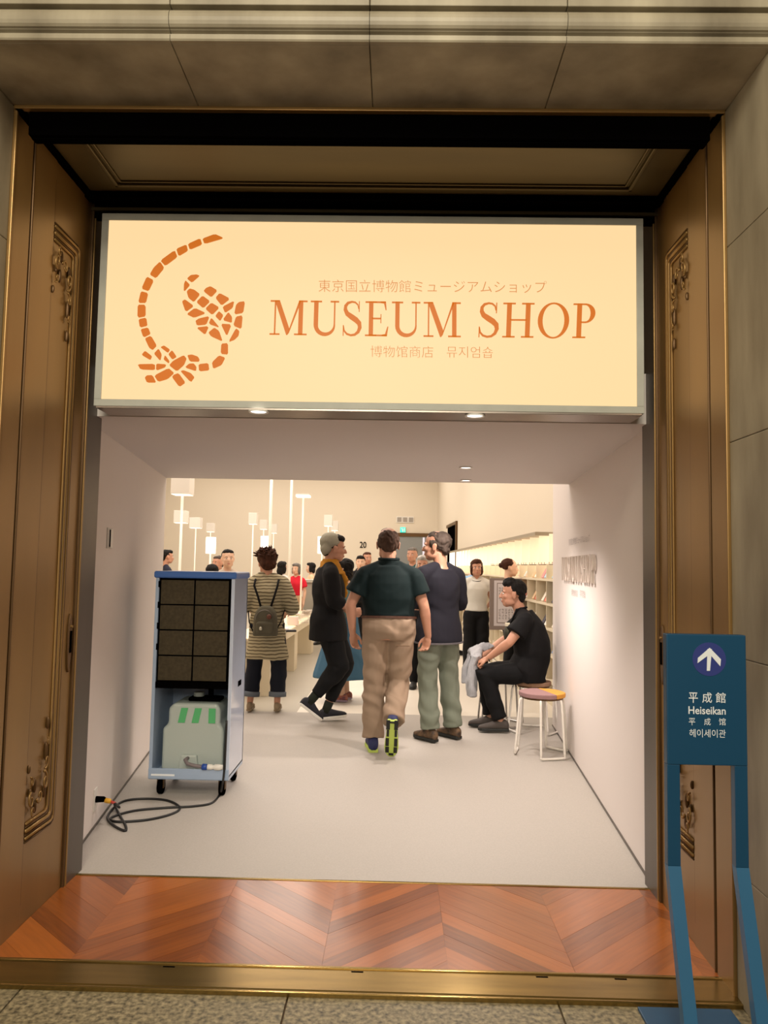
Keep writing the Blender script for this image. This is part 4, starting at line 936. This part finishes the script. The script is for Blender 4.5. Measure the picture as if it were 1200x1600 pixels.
def person(label, loc, rz, h, J=None, female=False, skin=SKIN, head=(0, 0, 0), hair=None, hairc=None, shirt=None, pants=None, shoes=None, group='visitors in the museum shop', vox=.0065, cv=.011,
           fat=0., sleeve='short', hem=None, grow=.016, legs='trousers', handsp=None, fold=(.0035, 26, .8), pr=(.085, .062, .055), feet=None, name='person', collar=None):
    s = h/1.75; P = base_pose(h, female)
    if J:
        for k, v in J.items(): P[k] = V3(v)
    drop = (1 if not (J and 'shl' in J) else 1)*.042*s
    for k in ('shl', 'shr'): P[k] = P[k]+(P['chest']-P['neck']).normalized()*drop; P[k] = P['neck'].lerp(P[k], .97)
    t = thing(name, label, 'person', loc, rz, group)
    R = headR(*head); T = TF if female else TM
    # --- body, one surface from head to feet
    b = Vol()
    b.loft(torso_rings(P, s, T, 0, fat), 24)
    hc = P['head']; b.limb([P['neck']-V3((0, 0, .03)), P['neck'], hc+R @ V3((0, -.025, -.055))], [.066*s, .056*s, .054*s])
    add_head(b, hc, R, s*HS)
    for sd in 'lr':
        sh, el, wr = P['sh'+sd], P['el'+sd], P['wr'+sd]; hp, kn, an = P['hip'+sd], P['knee'+sd], P['ank'+sd]
        b.limb([P['neck'].lerp(sh, .3), sh], [.045*s, .050*s])
        m_ = sh.lerp(el, .45)
        af = .9 if female else 1.05
        b.limb([sh, m_, el], [.054*s*af, .048*s*af, .039*s*af]); b.limb([el, el.lerp(wr, .25), el.lerp(wr, .7), wr], [.039*s*af, .041*s*af, .031*s*af, .025*s*af])
        b.limb([hp, hp.lerp(kn, .4), kn], [.082*s, .074*s, .052*s]); b.limb([kn, kn.lerp(an, .3), kn.lerp(an, .75), an], [.052*s, .055*s, .038*s, .034*s])
        hs = (handsp or {}).get(sd)
        if hs is None: hs = dict(d=(wr-el).normalized()+V3((0, .15, -.2)), n=(1 if sd == 'l' else -1, 0, 0), c=.35)
        th = hs.get('t', 1 if sd == 'l' else -1)
        hand(b, wr, hs['d'], hs['n'], th, s*.98, hs.get('c', .35))
        f = (feet or {}).get(sd, ((0, 1, 0), (0, 0, 1)))
        fd = V3(f[0]).normalized(); b.limb([an, an+fd*.10*s-V3(f[1]).normalized()*.045*s], [.033*s, .026*s])
    body = b.bake('body', skin, t, vox, 3)
    face_bits(t, hc, R, s*HS)
    # --- hair
    if hairc:
        v = Vol(); q = lambda x, y, z: hc+R @ V3((x, y, z))*s
        for x, y, z, a, bb, c in hair: v.ell(hc+R @ V3((x, y, z))*s*HS, (a*s*HS, bb*s*HS, c*s*HS), R, 18, 12)
        v.bake('hair', hairc, t, max(vox, .007), 2, (.004, 120, .7))
    # --- trousers
    if pants:
        v = Vol()
        if legs == 'skirt':
            a, z0, rx, ry, dy = hem_skirt
        v.loft(torso_rings(P, s, [r for r in T if r[0] <= 1.7], pants.get('grow', .012), fat), 24)
        for sd in 'lr':
            hp, kn, an = P['hip'+sd], P['knee'+sd], P['ank'+sd]; e = kn.lerp(an, pants.get('len', 1.02))
            r0, r1, r2 = pr; kb = (kn-hp).normalized(); bend = (an-kn).normalized(); off = (kb-bend)*.012
            v.tube([hp+V3((0, 0, .03*s)), hp.lerp(kn, .25), hp.lerp(kn, .6), kn.lerp(hp, .12), kn+off, kn.lerp(e, .15), kn.lerp(e, .55), e], [r0*s*1.05, r0*s*1.07, (r0*.6+r1*.4)*s*1.08, r1*s*1.12, r1*s*1.12, r1*s*1.12, (r1+r2)/2*s*1.1, r2*s*1.1], 18)
        v.bake(pants.get('name', 'trousers'), pants['m'], t, cv, 4, pants.get('fold', (.005, 22, 1.2)), pants.get('label'))
        if pants.get('cuff'):
            for sd in 'lr':
                kn, an = P['knee'+sd], P['ank'+sd]; e = kn.lerp(an, pants['len']); d = (e-kn).normalized()
                MB().tube([e-d*.045, e-d*.04, e+d*.004, e+d*.006], [pr[2]*s*1.1, pr[2]*s*1.22, pr[2]*s*1.22, pr[2]*s*1.12], 18).build('turned_cuff', pants['cuff'], t, smooth=True)
    # --- shirt
    if shirt:
        v = Vol(); top = [r for r in T if r[0] >= (hem or {}).get('from', 1.5)]
        top[-1] = (3.84, top[-1][1]*1.12, top[-1][2]*1.14)
        rings = torso_rings(P, s, top, grow, fat)
        if hem and hem.get('rings'):
            rings = [(P['pelvis']+V3((x, y, z))*s, lateral(P, 'hipl', 'hipr')*rx*s, V3((0, 0, 1)).cross(lateral(P, 'hipl', 'hipr'))*ry*s) for x, y, z, rx, ry in hem['rings']]+rings
        v.loft(rings, 26)
        g = grow
        for sd in 'lr':
            sh, el, wr = P['sh'+sd], P['el'+sd], P['wr'+sd]
            v.limb([P['neck'].lerp(sh, .3), sh], [.042*s+g*.8, .050*s+g])
            if sleeve == 'short':
                e = sh.lerp(el, .62); v.tube([sh+(sh-el).normalized()*.03, sh, sh.lerp(e, .5), e], [.035*s, .052*s+g, .058*s+g, .062*s+g*1.3], 16)
            elif sleeve == 'cap':
                e = sh.lerp(el, .35); v.tube([sh+(sh-el).normalized()*.03, sh, e], [.035*s, .050*s+g, .054*s+g], 16)
            elif sleeve in ('long', 'elbow'):
                e = wr if sleeve == 'long' else el.lerp(wr, .45)
                v.limb([sh, sh.lerp(el, .5), el], [.050*s+g, .055*s+g, .050*s+g*.8]); v.tube([el-(e-el).normalized()*.02, el.lerp(e, .3), el.lerp(e, .7), e], [.048*s+g*.8, .049*s+g*.8, .040*s+g*.8, .034*s+g*.8], 14)
        if collar:
            n_ = P['neck']; v.loft([(n_-V3((0, -.005, .05)), V3((.085*s, 0, 0)), V3((0, .075*s, 0))), (n_+V3((0, .0, .035)), V3((.072*s, 0, 0)), V3((0, .070*s, 0)))], 20)
        v.bake(shirt.get('name', 'shirt'), shirt['m'], t, cv, 7, fold)
    if collar:
        n = P['neck']+V3((0, 0, .035)); MB().tube([n+V3((.075*s*cos(a), .01+.068*s*sin(a), .004*sin(a))) for a in [2*pi*k/20 for k in range(20)]], .014, 8, closed=True).build('collar', collar, t, smooth=True)
    if shoes:
        for sd in 'lr':
            f = (feet or {}).get(sd, ((0, 1, 0), (0, 0, 1)))
            shoe(t, P['ank'+sd], f[0], f[1], s*shoes.get('s', .98), shoes['m'], shoes['sole'], shoes.get('sl'))
    return t, P, R, s
HAIR_SHORT = [(0, -.03, .045, .083, .092, .082), (0, .026, .084, .070, .064, .040), (0, -.075, -.02, .062, .035, .055)]
HAIR_CROP = [(0, -.034, .042, .080, .090, .080), (0, .014, .080, .068, .064, .036), (0, -.078, -.02, .056, .028, .045)]
HAIR_LONG = [(0, -.03, .045, .088, .096, .084), (0, -.075, -.07, .075, .045, .11), (.07, -.02, -.04, .022, .05, .09), (-.07, -.02, -.04, .022, .05, .09), (0, .028, .086, .070, .064, .038)]
HAIR_BOB = [(0, -.03, .045, .090, .098, .086), (0, -.06, -.05, .086, .055, .08), (.072, .0, -.03, .02, .045, .075), (-.072, .0, -.03, .02, .045, .075), (0, .030, .086, .072, .062, .040)]
G0 = .0145
# ---- 1. man in green polo shirt, walking away, right foot just leaving the floor
green = cloth('dark_green_pique', (4, 23, 24)); khaki = cloth('khaki_cotton', (150, 128, 108)); lime = mat('lime_rubber', rgb(186, 206, 96), rough=.6); blackr = mat('black_sole', rgb(24, 26, 24), rough=.6)
navysh = mat('navy_knit', rgb(34, 40, 84), rough=.7); whitesole = mat('white_sole', rgb(228, 224, 216), rough=.5)
h = 1.81; s = h/1.75
J = dict(hipl=(-.10, .0, .95), hipr=(.10, .0, .95), kneel=(-.115, .04, .53), ankl=(-.115, .03, .095), kneer=(.085, .06, .54), ankr=(.045, -.24, .275),
         pelvis=(0, 0, .995), waist=(0, .01, 1.13), chest=(-.005, .0, 1.34), neck=(-.01, .02, 1.515), head=(-.02, .06, 1.675),
         shl=(-.215, -.005, 1.455), shr=(.205, .0, 1.45), ell=(-.315, -.02, 1.175), elr=(.285, -.02, 1.165), wrl=(-.30, .07, .935), wrr=(.325, .06, .92))
a = onZ(600, 1180, G0)
t, P, R, s = person('back of a person in dark green polo, khaki trousers and lime-soled trainers, walking away', (a.x+.02, 6.33, G0), 0, h, J, head=(.12, -.1, 0), hair=[(0, -.045, .028, .081, .078, .074), (0, -.07, -.02, .064, .036, .05), (.06, -.02, .0, .024, .05, .035), (-.06, -.02, .0, .024, .05, .035), (0, .0, .07, .06, .07, .05)], hairc=hairm('brown_grey_hair', (84, 62, 50)),
       shirt=dict(m=green, name='polo_shirt'), pants=dict(m=khaki, len=.98, grow=.026, fold=(.008, 24, 1.3)), shoes=dict(m=navysh, sole=lime, sl='lime green sole', s=1.14),
       fat=.035, grow=.024, pr=(.105, .080, .078), vox=.0058, cv=.0095, collar=green,
       hem={'from': 1.45}, feet={'r': ((-.02, .42, -.90), (.05, .92, .42)), 'l': ((-.1, 1, 0), (0, 0, 1))},
       handsp={'l': dict(d=(.16, .12, -1), n=(.5, -.8, 0), c=.42, t=-1), 'r': dict(d=(-.22, .1, -1), n=(-.5, -.8, 0), c=.5, t=1)})
bl = Vol(); bl.loft(torso_rings(P, s, [(1.52, .158, .118), (1.66, .158, .118)], .036, .028), 30); bl.build('belt', mat('brown_belt', rgb(74, 44, 30), rough=.5), t, smooth=False)
MB().box((.06, -.176, .86), (.17, -.166, .865)).build('pocket_seam', cloth('khaki_seam', (110, 86, 66)), t)
sh = [o for o in t.children if o.name.startswith('shoe')][-1]
# dark tread pads under the raised shoe
s_=s; s = s*1.14; A = P['ankr']; fd = V3((-.02, .42, -.90)).normalized(); up = V3((.05, .92, .42)); up = (up-fd*up.dot(fd)).normalized(); rt = fd.cross(up)
O = A-up*.085*s
for (x, y, w, l) in ((-.026, -.045, .012, .035), (.026, -.045, .012, .035), (-.028, .09, .011, .03), (.028, .09, .011, .03), (-.027, .15, .012, .022), (.027, .15, .012, .022), (0, .185, .016, .008), (.026, .02, .008, .025), (-.026, .02, .008, .025), (0, -.065, .018, .006)):
    c = O+rt*x*s+fd*y*s-up*.001; Rm = Matrix((rt, fd, up)).transposed()
    MB().box((-w*s, -l*s, -.004), (w*s, l*s, .004), Rm, c).build('tread_pad', blackr, sh)

# ---- 2. man in navy long-sleeved top
navy = cloth('navy_jersey', (29, 28, 37)); gtr = cloth('grey_green_cotton', (118, 124, 110)); camo = mat('brown_camouflage', rgb(120, 92, 66), rough=.7, var=.6, vscale=22, col2=rgb(40, 30, 24))
a = onZ(684, 1158, G0)
J = dict(kneel=(-.10, .03, .52), kneer=(.12, .0, .52), ankl=(-.10, -.02, .095), ankr=(.15, -.04, .095), ell=(-.27, .05, 1.19), elr=(.275, .03, 1.17), wrl=(-.14, .26, 1.16), wrr=(.16, .26, 1.12), shl=(-.205, -.01, 1.465), shr=(.205, -.01, 1.46), neck=(0, -.01, 1.51), head=(-.02, .03, 1.675))
t, P, R, s = person('grey-haired person in navy long-sleeved top and grey-green trousers beside the green polo', (a.x+.0, 6.78, G0), radians(38), 1.81, J, head=(radians(34), 0, 0), hair=[(0, -.040, .037, .084, .088, .082), (0, -.078, -.02, .060, .03, .05), (.052, .0, .02, .027, .045, .045), (-.052, .0, .02, .027, .045, .045), (0, .0, .075, .066, .07, .042)], hairc=HDG,
       shirt=dict(m=navy, name='long_sleeved_top'), sleeve='long', hem={'from': 1.2, 'rings': [(0, 0, -.155, .220, .178), (0, 0, -.12, .222, .178), (0, 0, -.02, .212, .165)]}, pants=dict(m=gtr, len=.97, fold=(.008, 26, 1.2)), shoes=dict(m=camo, sole=blackr), fat=.015, grow=.024, pr=(.098, .076, .074), cv=.0095,
       handsp={'l': dict(d=(1, .3, 0), n=(0, -1, .2), c=.5, t=-1), 'r': dict(d=(-1, .3, 0), n=(0, -1, .2), c=.5, t=1)})
v = Vol(); v.loft([(P['pelvis']+V3((0, 0, -.163))*s, V3((.224*s, 0, 0)), V3((0, .182*s, 0))), (P['pelvis']+V3((0, 0, -.150))*s, V3((.226*s, 0, 0)), V3((0, .184*s, 0)))], 30); v.build('hem_band', cloth('grey_band', (104, 100, 104)), t)

# ---- 3. visitor in black with mustard scarf, walking right
blk = cloth('black_jersey', (14, 13, 15)); blk2 = cloth('black_trouser', (13, 13, 15)); must = cloth('mustard_wool', (176, 122, 38))
J = dict(kneel=(-.07, .19, .55), ankl=(-.07, .02, .10), kneer=(.08, .10, .53), ankr=(.08, -.17, .215), hipl=(-.085, .03, .94), hipr=(.085, -.01, .94), neck=(0, .0, 1.50), head=(0, .05, 1.655), ell=(-.22, .02, 1.18), elr=(.225, -.0, 1.17), wrl=(-.17, .20, 1.06), wrr=(.18, .20, 1.06))
t, P, R, s = person('visitor in black tunic and cropped trousers with mustard scarf and grey cap, striding right', (-.655, 7.42, G0), radians(-72), 1.77, J, True, head=(0, -.05, 0), hair=HAIR_SHORT, hairc=HB, shirt=dict(m=blk, name='tunic'), sleeve='elbow', grow=.034, fat=.02,
       hem={'from': 1.0, 'rings': [(0, .01, -.20, .22, .185), (0, .01, -.14, .22, .185), (0, .005, -.05, .212, .180)]}, pants=dict(m=blk2, len=.80, fold=(.006, 20, 1.)), pr=(.11, .088, .052), shoes=dict(m=mat('black_mesh_shoe', rgb(24, 24, 34), rough=.7), sole=whitesole, sl='white sole', s=.95),
       feet={'r': ((0, .80, -.60), (0, .60, .80)), 'l': ((0, 1, .08), (0, -.08, 1))}, handsp={'l': dict(d=(.3, 1, 0), n=(1, -.3, 0), c=.7), 'r': dict(d=(-.3, 1, 0), n=(-1, -.3, 0), c=.7)})
v = Vol(); n = P['neck']; v.loft([(n+V3((0, .015, -.09)), V3((.15, 0, 0)), V3((0, .12, 0))), (n+V3((0, .01, -.03)), V3((.125, 0, 0)), V3((0, .105, 0))), (n+V3((0, .012, .05)), V3((.080, 0, 0)), V3((0, .078, 0)))], 24)
v.limb([n+V3((-.06, .05, -.02)), n+V3((-.10, .13, -.12)), n+V3((-.10, .17, -.26)), n+V3((-.10, .16, -.40))], [.045, .038, .03, .025]); v.limb([n+V3((.05, .06, -.02)), n+V3((.04, .15, -.14)), n+V3((.03, .16, -.30))], [.04, .035, .025])
v.bake('scarf', must, t, .009, 2, (.005, 60, 1.3))
v = Vol(); hc = P['head']; v.ell(hc+R @ V3((0, -.045, .062)), (.103, .108, .094), R); v.ell(hc+R @ V3((0, -.085, .0)), (.09, .055, .08), R); v.bake('cap', cloth('grey_beige_knit', (150, 146, 130)), t, .009, 3, (.002, 60, 1))
for sd, e0 in (('l', P['ankl']), ('r', P['ankr'])):
    k = P['knee'+sd]; d = (k-e0).normalized(); MB().tube([e0-d*.02, e0+d*.03, e0+d*.085, e0+d*.09], [.042, .042, .044, .038], 14).build('sock', cloth('dark_green_sock'+sd, (34, 38, 30)), t, smooth=True)

# ---- 4. person in a long blue skirt, mostly hidden behind
blue = cloth('blue_denim_skirt', (66, 104, 130)); teal = cloth('teal_cotton', (84, 116, 118))
t, P, R, s = person('person in long flared blue skirt and purple trainers, mostly hidden behind the mustard-scarf visitor', (-.58, 8.62, G0), radians(78), 1.55, dict(ell=(-.2, -.06, 1.0), elr=(.2, .0, 1.0), wrr=(.20, .17, .92)), True, hair=HAIR_BOB, hairc=HB, shirt=dict(m=teal, name='blouse'), sleeve='elbow', skin=SKIN2,
       hem={'from': 1.2}, shoes=dict(m=mat('orange_purple_trainer', rgb(206, 128, 84), rough=.6, var=.7, vscale=30, col2=rgb(80, 50, 84)), sole=mat('lilac_sole', rgb(170, 150, 170), rough=.5), s=.9), vox=.009, cv=.013)
v = Vol(); rings = []
for z, r in ((.26, .34), (.30, .335), (.5, .27), (.7, .205), (.86, .165), (.98, .145)): rings.append((V3((0, 0, z)), V3((r*.9, 0, 0)), V3((0, r*.95, 0))))
v.loft(rings, 30); v.bake('long_skirt', blue, t, .012, 2, (.012, 20, .15))

# ---- 5. visitor with striped cardigan and backpack
strm = stripe_mat('striped_knit', rgb(176, 166, 138), rgb(98, 88, 68), 31)
denim = cloth('dark_denim', (22, 26, 38)); cuffm = cloth('denim_inside', (104, 112, 122)); flat = mat('beige_suede', rgb(150, 132, 108), rough=.8)
a = onZ(415, 1112, G0)
J = dict(kneel=(-.12, .01, .46), kneer=(.13, .01, .46), ankl=(-.15, -.02, .085), ankr=(.125, -.02, .085), ell=(-.235, -.02, 1.08), elr=(.255, .0, 1.06), wrl=(-.19, .2, 1.0), wrr=(.17, .2, .98), head=(-.03, .05, 1.50), neck=(-.01, .01, 1.375))
t, P, R, s = person('back of a person in long striped cardigan with small grey backpack, beside the dehumidifier', (a.x-.01, 7.9, G0), radians(2), 1.63, J, True, head=(.35, -.25, 0), skin=SKIN, hair=[(0, -.035, .055, .105, .110, .100), (0, -.075, -.02, .085, .055, .07), (.05, -.02, .10, .05, .06, .05), (-.06, -.03, .09, .045, .055, .05)], hairc=HBR,
       shirt=dict(m=strm, name='striped_cardigan'), sleeve='elbow', grow=.038, hem={'from': 1.3, 'rings': [(.01, -.01, -.40, .235, .165), (.005, -.005, -.36, .232, .162), (0, 0, -.18, .205, .15), (0, 0, -.05, .19, .14)]}, fold=(.007, 26, .12),
       pants=dict(m=denim, len=.80, cuff=cuffm), pr=(.095, .080, .078), shoes=dict(m=flat, sole=flat, s=.86), handsp={'l': dict(d=(.4, 1, -.1), n=(0, 0, -1), c=.4), 'r': dict(d=(-.4, 1, -.1), n=(0, 0, -1), c=.4)})
hc = P['head']
for i in range(90):
    a1 = random.uniform(-pi, pi); el = random.uniform(.15, 1.3); d = V3((cos(a1)*cos(el), sin(a1)*cos(el), sin(el))); p0 = hc+V3((0, -.035, .055))+d*.10; b1 = p0+d*random.uniform(.008, .022)+V3((random.uniform(-.02, .02), random.uniform(-.02, .02), 0)); c1 = b1+d*random.uniform(.008, .02)+V3((random.uniform(-.02, .02), 0, random.uniform(-.02, .01)))
    MB().tube([p0, b1, c1], [.011, .008, .003], 5).build('hair_tuft', HBR, t, smooth=True)
bp = thing('backpack', 'small olive grey backpack on the back of the striped cardigan', 'backpack', (t.location.x, t.location.y, G0))
gry = cloth('olive_grey_canvas', (92, 88, 74)); 
def bpp(px, py, y): q = onY(px, py, t.location.y+y); return V3((q.x-t.location.x, y, q.z-G0))
c = bpp(415, 970, -.22); hw_, hh_ = .118, .15
v = Vol(); v.loft([(c+V3((0, .01, -hh_)), V3((hw_, 0, 0)), V3((0, .05, 0))), (c+V3((0, 0, -hh_+.02)), V3((hw_*1.06, 0, 0)), V3((0, .062, 0))), (c+V3((0, 0, .02)), V3((hw_, 0, 0)), V3((0, .06, 0))), (c+V3((0, 0, .09)), V3((hw_*.85, 0, 0)), V3((0, .055, 0))), (c+V3((0, .0, .135)), V3((hw_*.6, 0, 0)), V3((0, .04, 0))), (c+V3((0, .0, .15)), V3((hw_*.3, 0, 0)), V3((0, .025, 0)))], 24, .6)
v.bake('bag_body', gry, bp, .009, 2, (.002, 30, 1))
v = Vol(); v.loft([(c+V3((0, -.05, -.12)), V3((.085, 0, 0)), V3((0, .03, 0))), (c+V3((0, -.055, -.02)), V3((.085, 0, 0)), V3((0, .03, 0))), (c+V3((0, -.05, .0)), V3((.06, 0, 0)), V3((0, .02, 0)))], 20, .6); v.bake('front_pocket', gry, bp, .009, 2)
MB().tube([c+V3((.085*cos(a1), -.062, .02+.09*sin(a1))) for a1 in [pi*k/12 for k in range(13)]], .004, 6).build('zip', MT['steel'], bp)
MB().ell(c+V3((.045, -.075, .045)), (.024, .014, .026)).build('pendant', mat('brown_pendant', rgb(96, 50, 32), rough=.4), bp, smooth=True); MB().ell(c+V3((-.03, -.095, -.07)), (.016, .008, .018)).build('badge', mat('silver_badge', rgb(190, 186, 170), rough=.3, metal=.8), bp, smooth=True)
for x, X in ((-.05, -.135), (.045, .10)):
    MB().tube([c+V3((x, -.0, .13)), c+V3(((x+X)/2, .045, .24)), c+V3((X, .055, .345)), c+V3((X, .12, .405)), c+V3((X*1.05, .22, .39))], .011, 8).build('shoulder_strap', blk, bp, smooth=True)
    MB().tube([c+V3((X*.95, .03, -.11)), c+V3((X*1.35, .10, -.02)), c+V3((X*1.6, .2, .1))], .007, 6).build('lower_strap', blk, bp, smooth=True)

# ---- 6. woman in white top facing the visitor
wt = cloth('white_jersey', (206, 204, 196))
a = onZ(745, 1052, G0)
t, P, R, s = person('person in white top with dark neckline and wide black trousers, standing by the notice board', (onY(744, 950, 11).x, 11., G0), pi, 1.60, dict(ell=(-.235, -.08, 1.03), elr=(.235, -.08, 1.03), wrl=(-.17, -.16, .93), wrr=(.17, -.16, .93)), True, hair=HAIR_BOB, hairc=HBR, shirt=dict(m=wt, name='white_top'), sleeve='cap', grow=.03, skin=SKIN,
       hem={'from': 1.2, 'rings': [(0, 0, .0, .178, .145)]}, pants=dict(m=blk2, len=.92), pr=(.105, .092, .088), shoes=dict(m=flat, sole=whitesole, s=.88), vox=.008, cv=.011)
n = P['neck']; MB().tube([n+V3((.085*cos(a1), .01+.085*sin(a1), -.01-.035*max(0, sin(a1)))) for a1 in [2*pi*k/24 for k in range(24)]], .007, 6, closed=True).build('neckline', HB, t, smooth=True)

# ---- 7. seated person in black
seat = .46+G0
def sp_(px, py, Y): q = onY(px, py, Y); return q
RZ = radians(84)
sl = V3((1.22, 7.22, G0))
J = dict(pelvis=(0, .0, .555), hipl=(-.09, .03, .535), hipr=(.09, .03, .535), kneel=(-.12, .385, .52), kneer=(.10, .38, .52), ankl=(-.12, .24, .10), ankr=(.08, .33, .095), waist=(0, -.055, .69), chest=(0, -.02, .92), neck=(0, .065, 1.105), head=(0, .135, 1.255),
         shl=(-.19, .045, 1.06), shr=(.19, .045, 1.06), ell=(-.24, .17, .83), elr=(.23, .18, .82), wrl=(-.14, .365, .665), wrr=(.06, .41, .67))
t, P, R, s = person('person in black seated on stools at the right wall, holding a grey cloth', tuple(sl), RZ, 1.76, J, head=(0, .02, 0), hair=HAIR_SHORT+[(0, .02, .10, .06, .06, .04)], hairc=HB, shirt=dict(m=blk, name='t_shirt'), grow=.028, fat=.03, hem={'from': .6, 'rings': [(0, -.03, -.09, .20, .15)]},
       pants=dict(m=blk2, len=.93), pr=(.098, .075, .062), shoes=dict(m=mat('charcoal_suede', rgb(70, 62, 58), rough=.7), sole=blackr), handsp={'l': dict(d=(.25, .9, -.35), n=(.3, -.3, -1), c=.75), 'r': dict(d=(-.3, .9, -.3), n=(0, -.2, -1), c=.7)}, feet={'l': ((-.05, 1, 0), (0, 0, 1)), 'r': ((.05, 1, 0), (0, 0, 1))}, vox=.006, cv=.0095)
MB().tube([P['wrl']+V3((.028*cos(a1), -.01+.012*sin(a1), .028*sin(a1)+.004)) for a1 in [2*pi*k/14 for k in range(14)]], .006, 6, closed=True).build('wristwatch', MT['steel'], t, smooth=True)
g = thing('grey_cloth', 'crumpled pale grey striped jacket hanging from the seated person\'s hands', 'jacket', tuple(sl), RZ)
gc = mat('pale_grey_stripe', rgb(178, 178, 182), rough=.85, var=.3, vscale=60, stretch=(6, 6, .3))
v = Vol(); A = P['wrl']+V3((.03, .08, -.01)); B = P['wrr']+V3((0, .10, 0))
v.loft([(A+V3((.0, .02, .03)), V3((.05, 0, 0)), V3((0, .03, 0))), (A+V3((.02, .05, -.06)), V3((.07, 0, 0)), V3((0, .04, 0))), (A+V3((.03, .065, -.2)), V3((.09, 0, 0)), V3((0, .05, 0))), (A+V3((.03, .06, -.34)), V3((.085, 0, 0)), V3((0, .05, 0)))], 20)
v.loft([(A+V3((.02, .02, .02)), V3((.0, .05, 0)), V3((0, 0, .03))), (B+V3((.0, -.03, .05)), V3((0, .07, 0)), V3((0, 0, .04))), (B+V3((.02, -.14, .09)), V3((0, .08, 0)), V3((0, 0, .035)))], 16)
v.loft([(B+V3((0, .0, .02)), V3((.05, 0, 0)), V3((0, .03, 0))), (B+V3((0, .05, -.12)), V3((.06, 0, 0)), V3((0, .04, 0))), (B+V3((0, .06, -.26)), V3((.06, 0, 0)), V3((0, .04, 0)))], 18)
v.bake('cloth', gc, g, .008, 2, (.008, 60, .15))
w = thing('waist_bag', 'small dark olive bag worn on the chest of the seated person in black', 'bag', tuple(sl), RZ)
v = Vol(); c = P['chest']+V3((-.06, .19, -.03)); v.ell(c, (.09, .05, .085)); v.bake('bag_body', mat('dark_olive_print', rgb(52, 50, 26), rough=.7, var=.6, vscale=25, col2=rgb(24, 22, 16)), w, .008, 2)
MB().tube([c+V3((-.03, -.0, .06)), P['shl'].lerp(P['neck'], .4)+V3((-.0, .06, .06)), P['shl'].lerp(P['neck'], .5)+V3((0, -.04, .075))], .01, 8).build('strap', blk, w, smooth=True)
MB().box(tuple(c+V3((-.04, -.02, .07))), tuple(c+V3((.02, .035, .10)))).build('label_patch', MT['cream'], w, bevel=.004)

# ---- people farther back
def far(label, px, Y, top, rz, female, hair, hairc, sm, pm, sleeve='short', **k):
    hgt = onY(px, top, Y).z-G0-.0; hh = (hgt)/1.757*1.75
    return person(label, (onY(px, 900, Y).x, Y, G0), rz, hh, k.pop('J', None), female, hair=hair, hairc=hairc, shirt=dict(m=sm), pants=dict(m=pm), shoes=dict(m=k.pop('sh', blackr), sole=k.pop('so', blackr)), sleeve=sleeve, vox=.013, cv=.018, skin=k.pop('skin', SKIN), **k)
far('grey-haired person in teal shirt and blue jeans beyond the right shoulder of the green polo', 644, 13.5, 856, radians(160), False, HAIR_CROP, HG, cloth('teal_shirt', (44, 82, 84)), cloth('blue_jeans', (44, 64, 104)), sh=whitesole)
far('white-haired person in black between the green polo and the navy top', 661, 9.6, 869, radians(170), True, HAIR_BOB, HW, blk, blk2)
far('person with black hair and dark glasses left of the green polo\'s shoulder', 563, 14.0, 869, pi, False, HAIR_SHORT, HB, blk, blk2, skin=SKIN2)
far('person farther back just left of the green polo\'s head', 573, 15.5, 863, radians(200), False, HAIR_CROP, HBR, cloth('dark_brown_shirt', (60, 44, 38)), blk2)
far('short-haired person in dark jacket photographing, at the far left by the passage wall', 259, 14.0, 860, radians(-60), False, HAIR_SHORT, HB, cloth('dark_navy_jacket', (34, 36, 52)), blk2, J=None)
far('person with cropped black hair behind the dehumidifier', 355, 10.0, 859, radians(200), False, HAIR_CROP, HB, cloth('pale_shirt', (190, 176, 160)), blk2, skin=SKIN2)
far('person half hidden left of the one with cropped hair behind the dehumidifier', 341, 12.0, 869, radians(150), False, HAIR_CROP, HDG, cloth('grey_tee', (150, 146, 140)), blk2)
far('low black-haired head just above the dehumidifier lid', 331, 9.6, 883, radians(20), True, HAIR_BOB, HB, blk, blk2)
far('long dark-haired person right of the striped-cardigan visitor, turned to the table', 440, 14.6, 878, radians(-30), True, HAIR_LONG, HB, cloth('white_blouse', (214, 206, 200)), blk2, J=None)
red = cloth('red_cotton', (206, 34, 54))
far('person in bright red short-sleeved top across the long table', 463, 14.9, 881, radians(160), True, HAIR_BOB, HG, red, cloth('beige_trouser', (196, 160, 124)), skin=SKIN2)
far('dark-haired person with bare arms left of the grey sales counter', 486, 17.0, 880, radians(100), True, HAIR_BOB, HB, cloth('peach_top', (222, 184, 150)), blk2, skin=SKIN2)
far('person in mustard sleeves beside the grey sales counter', 506, 14.6, 884, radians(150), True, HAIR_SHORT, HG, cloth('mustard_shirt', (204, 164, 92)), blk2, skin=SKIN2)
far('dark-haired person with a bun behind the notice board', 795, 10.2, 874, radians(-95), True, [(0, -.03, .045, .086, .096, .084), (0, -.12, .03, .035, .035, .035)], HBR, cloth('peach_tee', (206, 170, 150)), blk2, skin=SKIN2)
# leaning visitor in pale blue
q = onY(712, 900, 13.4)
J = base_pose(1.68); 
for k in ('waist', 'chest', 'neck', 'head', 'shl', 'shr', 'ell', 'elr', 'wrl', 'wrr'):
    v0 = J[k]-J['pelvis']; J[k] = J['pelvis']+Matrix.Rotation(radians(-32), 3, 'X') @ v0
for k in ('wrl', 'wrr'): J[k] += V3((0, .12, .05))
person('person in pale blue shirt and beige trousers bending to the shelves behind the white top', (q.x+.02, 13.4, G0), radians(-85), 1.68, {k: tuple(v) for k, v in J.items()}, hair=HAIR_SHORT, hairc=HB, shirt=dict(m=cloth('sky_blue_shirt', (140, 180, 214))), pants=dict(m=cloth('pale_beige', (196, 184, 160))), shoes=dict(m=blk, sole=blackr), vox=.012, cv=.016)
finish_bakes()
